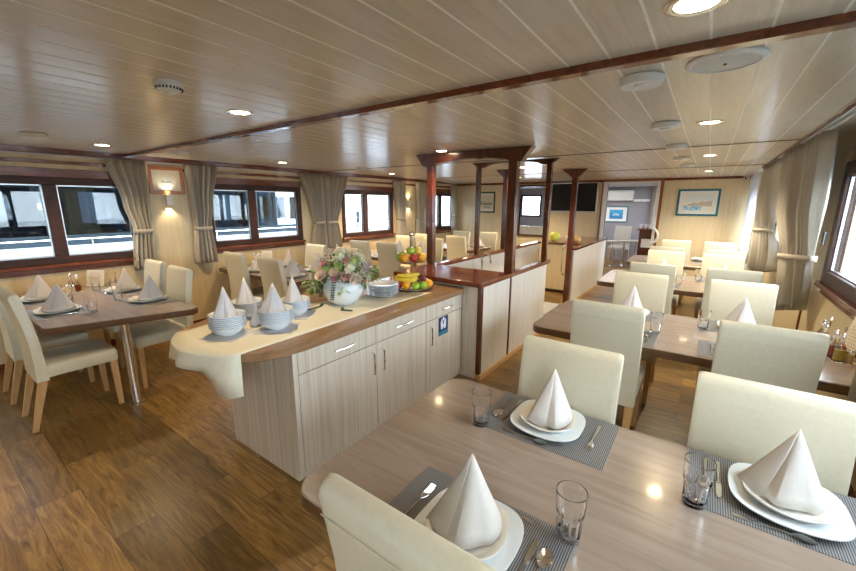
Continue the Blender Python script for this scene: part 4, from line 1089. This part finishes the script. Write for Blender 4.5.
def lcur(t0, t1, w0, w1, b0, b1, label, zw=1.30, zb=.84, f=5, ph=0., xo=0):
    x = xl+xo
    curtain('curtain', [(0, (x, t0, 2.085), (x, t1, 2.085), 1), (0, (x, w0*.62+t0*.38, 1.62), (x, w1*.62+t1*.38, 1.62), 1.0), (.6, (x, w0, zw), (x, w1, zw), .95), (1, (x, b0, zb), (x, b1, zb), 1.1)], f, label, band=2, ph=ph)
lcur(1.45, 1.84, 1.62, 1.80, 1.57, 1.79, 'grey tied curtain left of the orange-framed print', f=5)
lcur(2.25, 2.64, 2.28, 2.48, 2.24, 2.52, 'grey tied curtain right of the orange-framed print', f=5, ph=1)
lcur(3.92, 4.38, 4.16, 4.36, 4.08, 4.40, 'grey tied curtain, left one of the pair behind the flowers', f=5, ph=2)
lcur(4.40, 4.93, 4.42, 4.64, 4.42, 4.72, 'grey tied curtain, right one of the pair behind the flowers', f=5, ph=.6)
lcur(6.19, 6.55, 6.32, 6.52, 6.28, 6.58, 'grey tied curtain left of the rear wall lamp', f=4, ph=.3)
lcur(6.98, 7.44, 7.0, 7.2, 6.98, 7.26, 'grey tied curtain right of the rear wall lamp, beside front post', f=4, ph=1.3)
lcur(8.40, 8.64, 8.5, 8.64, 8.46, 8.64, 'narrow grey curtain in the far left corner', f=3, ph=.2)
curtain('curtain', [(0, (.60, 5.52, 2.15), (.665, 4.02, 2.15), 1), (0, (.605, 5.32, 1.6), (.70, 4.15, 1.6), 1), (.6, (.625, 5.05, 1.14), (.73, 4.30, 1.20), .45), (1, (.625, 4.72, .66), (.80, 4.58, .72), .9)], 8, 'large grey tied curtain nearest on the right wall', amp=.055, band=2)
curtain('curtain', [(0, (.60, 7.55, 2.15), (.625, 6.10, 2.15), 1), (0, (.58, 7.5, 1.7), (.66, 6.3, 1.7), 1), (.6, (.585, 7.6, 1.26), (.72, 6.85, 1.29), .45), (1, (.60, 7.45, .62), (.80, 6.65, .78), 1.3)], 6, 'grey tied curtain on the right wall, second from the camera', amp=.055, band=2, ph=1)
curtain('curtain', [(0, (.515, 8.58, 2.08), (.56, 7.95, 2.10), 1), (0, (.51, 8.58, 1.5), (.57, 7.95, 1.5), 1), (1, (.50, 8.55, .8), (.57, 7.9, .8), 1)], 4, 'white sheer curtain in the far right corner', 'sheer', amp=.02, band=False, grp=None)
curtain('curtain', [(0, (.62, 2.72, 2.15), (.66, 1.9, 2.15), 1), (0, (.64, 2.66, 1.6), (.68, 2.1, 1.6), 1), (.6, (.68, 2.55, 1.2), (.76, 2.2, 1.2), .8), (1, (.66, 2.59, .71), (.80, 2.2, .71), 1.)], 5, 'grey curtain hem at the right edge of the picture beside the cruets', amp=.025, band=2)

# ------------------------------------------------------------------ next room
r = empty('air_conditioner', (-2.18, LY-.002, 1.86))
MB().loft([[(x, 0, -.14), (x, -.15, -.14), (x, -.19, -.08), (x, -.20, .10), (x, -.17, .14), (x, 0, .14)] for x in (-.42, .42)]).build('casing', 'white_plastic', r, bevel=.006)
B(-.38, .38, -.176, -.15, -.145, -.125).build('louvre', 'grey_plastic', r)
tag(r, 'white wall-mounted air conditioner in the next room', 'air conditioner')
r = empty('cable_duct', (-1.56, LY-.002, 1.72)); B(-.2, .22, -.06, 0, -.035, .035).build('cover', 'white_plastic', r, bevel=.004); B(-.01, .01, -.064, -.05, -.035, .035).build('joint', 'grey_plastic', r)
tag(r, 'white cable duct beside the air conditioner', 'duct')
lg = Kind(lambda: make_chair('lounge_fabric'))
def lounge_chair(x, y, rz, label): lg.put((x, y, 0), rz, label, 'chair', 'chairs in the next room')
lounge_chair(-1.92, 11.75, PI*.95-PI, 'beige upholstered chair against the grey wall in the next room'); lounge_chair(-2.62, 11.7, 0, 'beige upholstered chair at the left edge of the doorway, next room')
def make_stool():
    r = empty('bar_stool', (0, 0, 0))
    MB().lathe([(.17, 0), (.17, .008), (.03, .02), (.02, .03)], (0, 0, 0), 24).build('base', 'chrome', r)
    MB().lathe([(.022, .02), (.022, .62)], (0, 0, 0), 14).build('column', 'chrome', r)
    MB().prism(rrect(-.13, .13, -.13, .13, .04, 4), .62, .68).build('seat', 'lounge_fabric', r, bevel=.015)
    return r
stl = Kind(make_stool)
for (x, y, t) in ((-1.96, 11.0, 'nearest of the row'), (-1.72, 11.28, 'second of the row'), (-1.50, 11.56, 'third of the row')):
    stl.put((x, y, 0), .4, 'low chrome-pedestal stool in the next room, %s' % t, 'stool', 'pedestal stools in the next room')
r = empty('bar_counter', (-.85, 10.6, 0))
B(-.42, .5, -.3, .5, 0, 1.02).build('body', 'mahogany', r, smooth=0); B(-.47, .5, -.35, .5, 1.02, 1.06).build('top', 'mahogany_h', r, bevel=.005); B(-.36, -.16, -.305, -.3, .62, .82).build('notice', 'paper_white', r, smooth=0)
tag(r, 'red-brown wooden bar counter beyond the doorway', 'bar counter')
cup = Kind(lambda: MB().lathe([(.02, 0), (.035, .05), (.038, .09), (.034, .09), (.018, .008)], (0, 0, 0), 14).build('cup', 'skylit_china'))
for (x, t) in ((-1.26, 'leftmost'), (-1.17, 'middle'), (-1.08, 'rightmost')): cup.put((x, 10.45, 1.06), 0, 'white cup on the bar counter, %s' % t, 'cup', 'cups on the bar')
curtain('curtain', [(0, (-1.30, LY-.08, 2.08), (-.75, LY-.08, 2.08), 1), (1, (-1.30, LY-.08, .7), (-.85, LY-.08, .7), 1)], 5, 'grey curtain in the next room above the bar', band=False, grp=None)
bag = Kind(lambda: MB().loft([[(-.12, -.05, 0), (.12, -.05, 0), (.12, .05, 0), (-.12, .05, 0)], [(-.14, -.06, .12), (.14, -.06, .12), (.14, .06, .12), (-.14, .06, .12)], [(-.10, -.02, .22), (.08, -.02, .25), (.08, .02, .25), (-.10, .02, .22)]]).build('bag', 'blue_bag', bevel=.01))
bag.put((-.72, 10.55, 1.06), .3, 'blue and white bag standing on the bar counter', 'bag')
r = empty('bench', (-3.85, 9.6, 0))
B(-.9, .9, -.28, .3, .08, .44).build('seat', 'white_paint', r, bevel=.03); 
for k in range(3): B(-.9+k*.6, -.9+k*.6+.59, -.40, -.26, .44, 1.08).build('backrest', 'white_paint', r, bevel=.03)
tag(r, 'long pale upholstered bench seen through the opening left of the television', 'bench')
bag.put((-3.32, 9.62, .445), 1.2, 'blue patterned bag on the pale bench', 'bag')

# ------------------------------------------------------------------ neighbouring boat seen through the left windows
r = empty('neighbour_boat', (-7.4, 3.5, -.8))
def NB(mb): mb.v = [(x+7.4, y-3.5, z+.8) for x, y, z in mb.v]; return mb
XB = -7.5
NB(MB().loft([[(-9.8, y, -.8), (XB-.1, y, -.8), (XB+.18, y, .92), (XB+.18, y, .99), (-9.8, y, .99)] for y in (-6, 16)])).build('hull', 'hull_white', r, smooth=0)
NB(MB().tube([(XB+.14, -6, 1.10), (XB+.14, 16, 1.10)], .014, 6)).build('rail', 'chrome', r)
m = MB()
for k in range(12): m.tube([(XB+.14, -5.5+k*1.8, .98), (XB+.14, -5.5+k*1.8, 1.10)], .01, 6)
NB(m).build('rail_post', 'chrome', r)
w = MB(); w.box(XB-.3, XB-.2, -6, 6.3, .99, 1.14); w.box(XB-.3, XB-.2, -6, 6.3, 2.0, 2.5)
YW = [(-6, .3), (1.3, 1.48), (2.5, 3.55), (4.4, 4.56), (6.0, 6.3)]
for a, b_ in YW: w.box(XB-.3, XB-.2, a, b_, 1.14, 2.0)
NB(w).build('cabin_wall', 'boat_dark', r, smooth=0)
NB(B(XB-.3, XB-.2, 6.3, 16, .99, 2.9)).build('cabin_side', 'hull_white', r, smooth=0)
NB(B(-9.8, XB+.45, -6, 6.3, 2.5, 2.6)).build('shade_roof', 'hull_white', r, smooth=0)  # overhang deepened to keep sky light off the cabin
NB(B(-9.8, -9.7, -6, 6.3, .99, 2.5)).build('inner_wall', 'boat_dark', r, smooth=0)  # dark tone stands in for shade deep inside the cabin
g = MB()
for a, b_ in ((.3, 1.3), (1.48, 2.5), (3.55, 4.4), (4.56, 6.0)): g.box(XB-.26, XB-.255, a, b_, 1.14, 2.0)
NB(g).build('window_pane', 'dark_pane', r, smooth=0)
def slab(y0, y1, z0, z1, mat, nm, dx=.45): NB(B(XB-dx-.02, XB-dx, y0, y1, z0, z1)).build(nm, mat, r, smooth=0)
slab(.70, 1.18, 1.14, 1.98, 'boat_curtain_dim', 'inner_curtain', .40); slab(1.16, 1.50, 1.14, 1.98, 'boat_cream_dim', 'inner_panel'); slab(1.24, 1.40, 1.66, 1.86, 'paper', 'reflected_picture', .44); slab(1.29, 1.33, 1.52, 1.60, 'sconce_glow', 'reflected_lamp', .43)  # picture and glowing lamp imitate a reflection in the neighbour's glass
slab(1.60, 1.76, 1.22, 1.78, 'boat_brown', 'inner_post'); slab(1.76, 2.03, 1.30, 1.78, 'white_paint', 'blind'); slab(2.09, 2.2, 1.30, 1.78, 'white_paint', 'blind')
slab(2.14, 2.6, 1.14, 1.98, 'teal_curtain', 'inner_curtain', .40); slab(1.5, 2.3, 1.14, 1.2, 'boat_brown', 'inner_bench', .5)
slab(3.5, 3.72, 1.14, 1.98, 'white_paint', 'blind'); slab(3.97, 4.15, 1.28, 1.78, 'white_paint', 'blind'); slab(4.22, 4.34, 1.14, 1.95, 'boat_brown', 'inner_curtain', .40); slab(4.34, 4.5, 1.14, 1.95, 'teal_curtain', 'inner_curtain', .40)
slab(4.64, 4.98, 1.3, 1.76, 'boat_orange', 'inner_panel'); slab(5.05, 5.12, 1.2, 1.8, 'boat_cream_dim', 'inner_post'); slab(5.18, 5.38, 1.28, 1.76, 'white_paint', 'blind'); slab(5.5, 5.64, 1.25, 1.76, 'boat_orange', 'inner_panel'); slab(5.64, 5.8, 1.25, 1.7, 'white_paint', 'blind')
slab(6.5, 7.2, 1.35, 1.85, 'boat_grey', 'side_panel', .19); slab(7.75, 8.0, 1.4, 1.75, 'boat_grey', 'side_hatch', .19)
NB(MB().tube([(XB-.1, 6.4, 1.24), (XB-.1, 7.3, 1.24)], .02, 6)).build('wooden_rail', 'beech', r); NB(B(XB-.13, XB-.07, 7.3, 7.36, .99, 1.4)).build('rail_stanchion', 'boat_dark', r)
tag(r, 'white neighbouring boat with dark cabin windows outside the left windows', 'boat')
tag(B(-60, 60, -60, 80, -.9, -.85).build('sea_water', 'water', smooth=0), 'dark harbour water outside below the windows', 'water', kind='stuff')

# ------------------------------------------------------------------ light
w = bpy.data.worlds.new('sky'); sc.world = w; w.use_nodes = True
bg = w.node_tree.nodes['Background']; bg.inputs[0].default_value = (.80, .90, 1.0, 1); bg.inputs[1].default_value = 10.0
def portal(loc, rot, sx, sy):
    l = bpy.data.lights.new('window_portal', 'AREA'); l.shape = 'RECTANGLE'; l.size = sx; l.size_y = sy; l.cycles.is_portal = True
    o = bpy.data.objects.new('window_portal', l); col.objects.link(o); o.location = loc; o.rotation_euler = rot
for (y0, y1, z0, z1) in RW: portal((XR+.12, (y0+y1)/2, (z0+z1)/2), (0, PI/2, 0), z1-z0, y1-y0)
for (y0, y1, z0, z1) in LW: portal((XL-.12, (y0+y1)/2, (z0+z1)/2), (0, -PI/2, 0), z1-z0, y1-y0)
l = bpy.data.lights.new('lounge_fill', 'AREA'); l.energy = 28; l.size = 1.5; l.color = (.95, .96, 1)  # area light added to brighten the next room, no fitting modelled
o = bpy.data.objects.new('lounge_fill', l); col.objects.link(o); o.location = (-2.4, 10.6, 2.08)
sc.view_settings.view_transform = 'Standard'; sc.view_settings.look = 'None'; sc.view_settings.exposure = .86; sc.view_settings.gamma = 1; sc.view_settings.use_curve_mapping = False
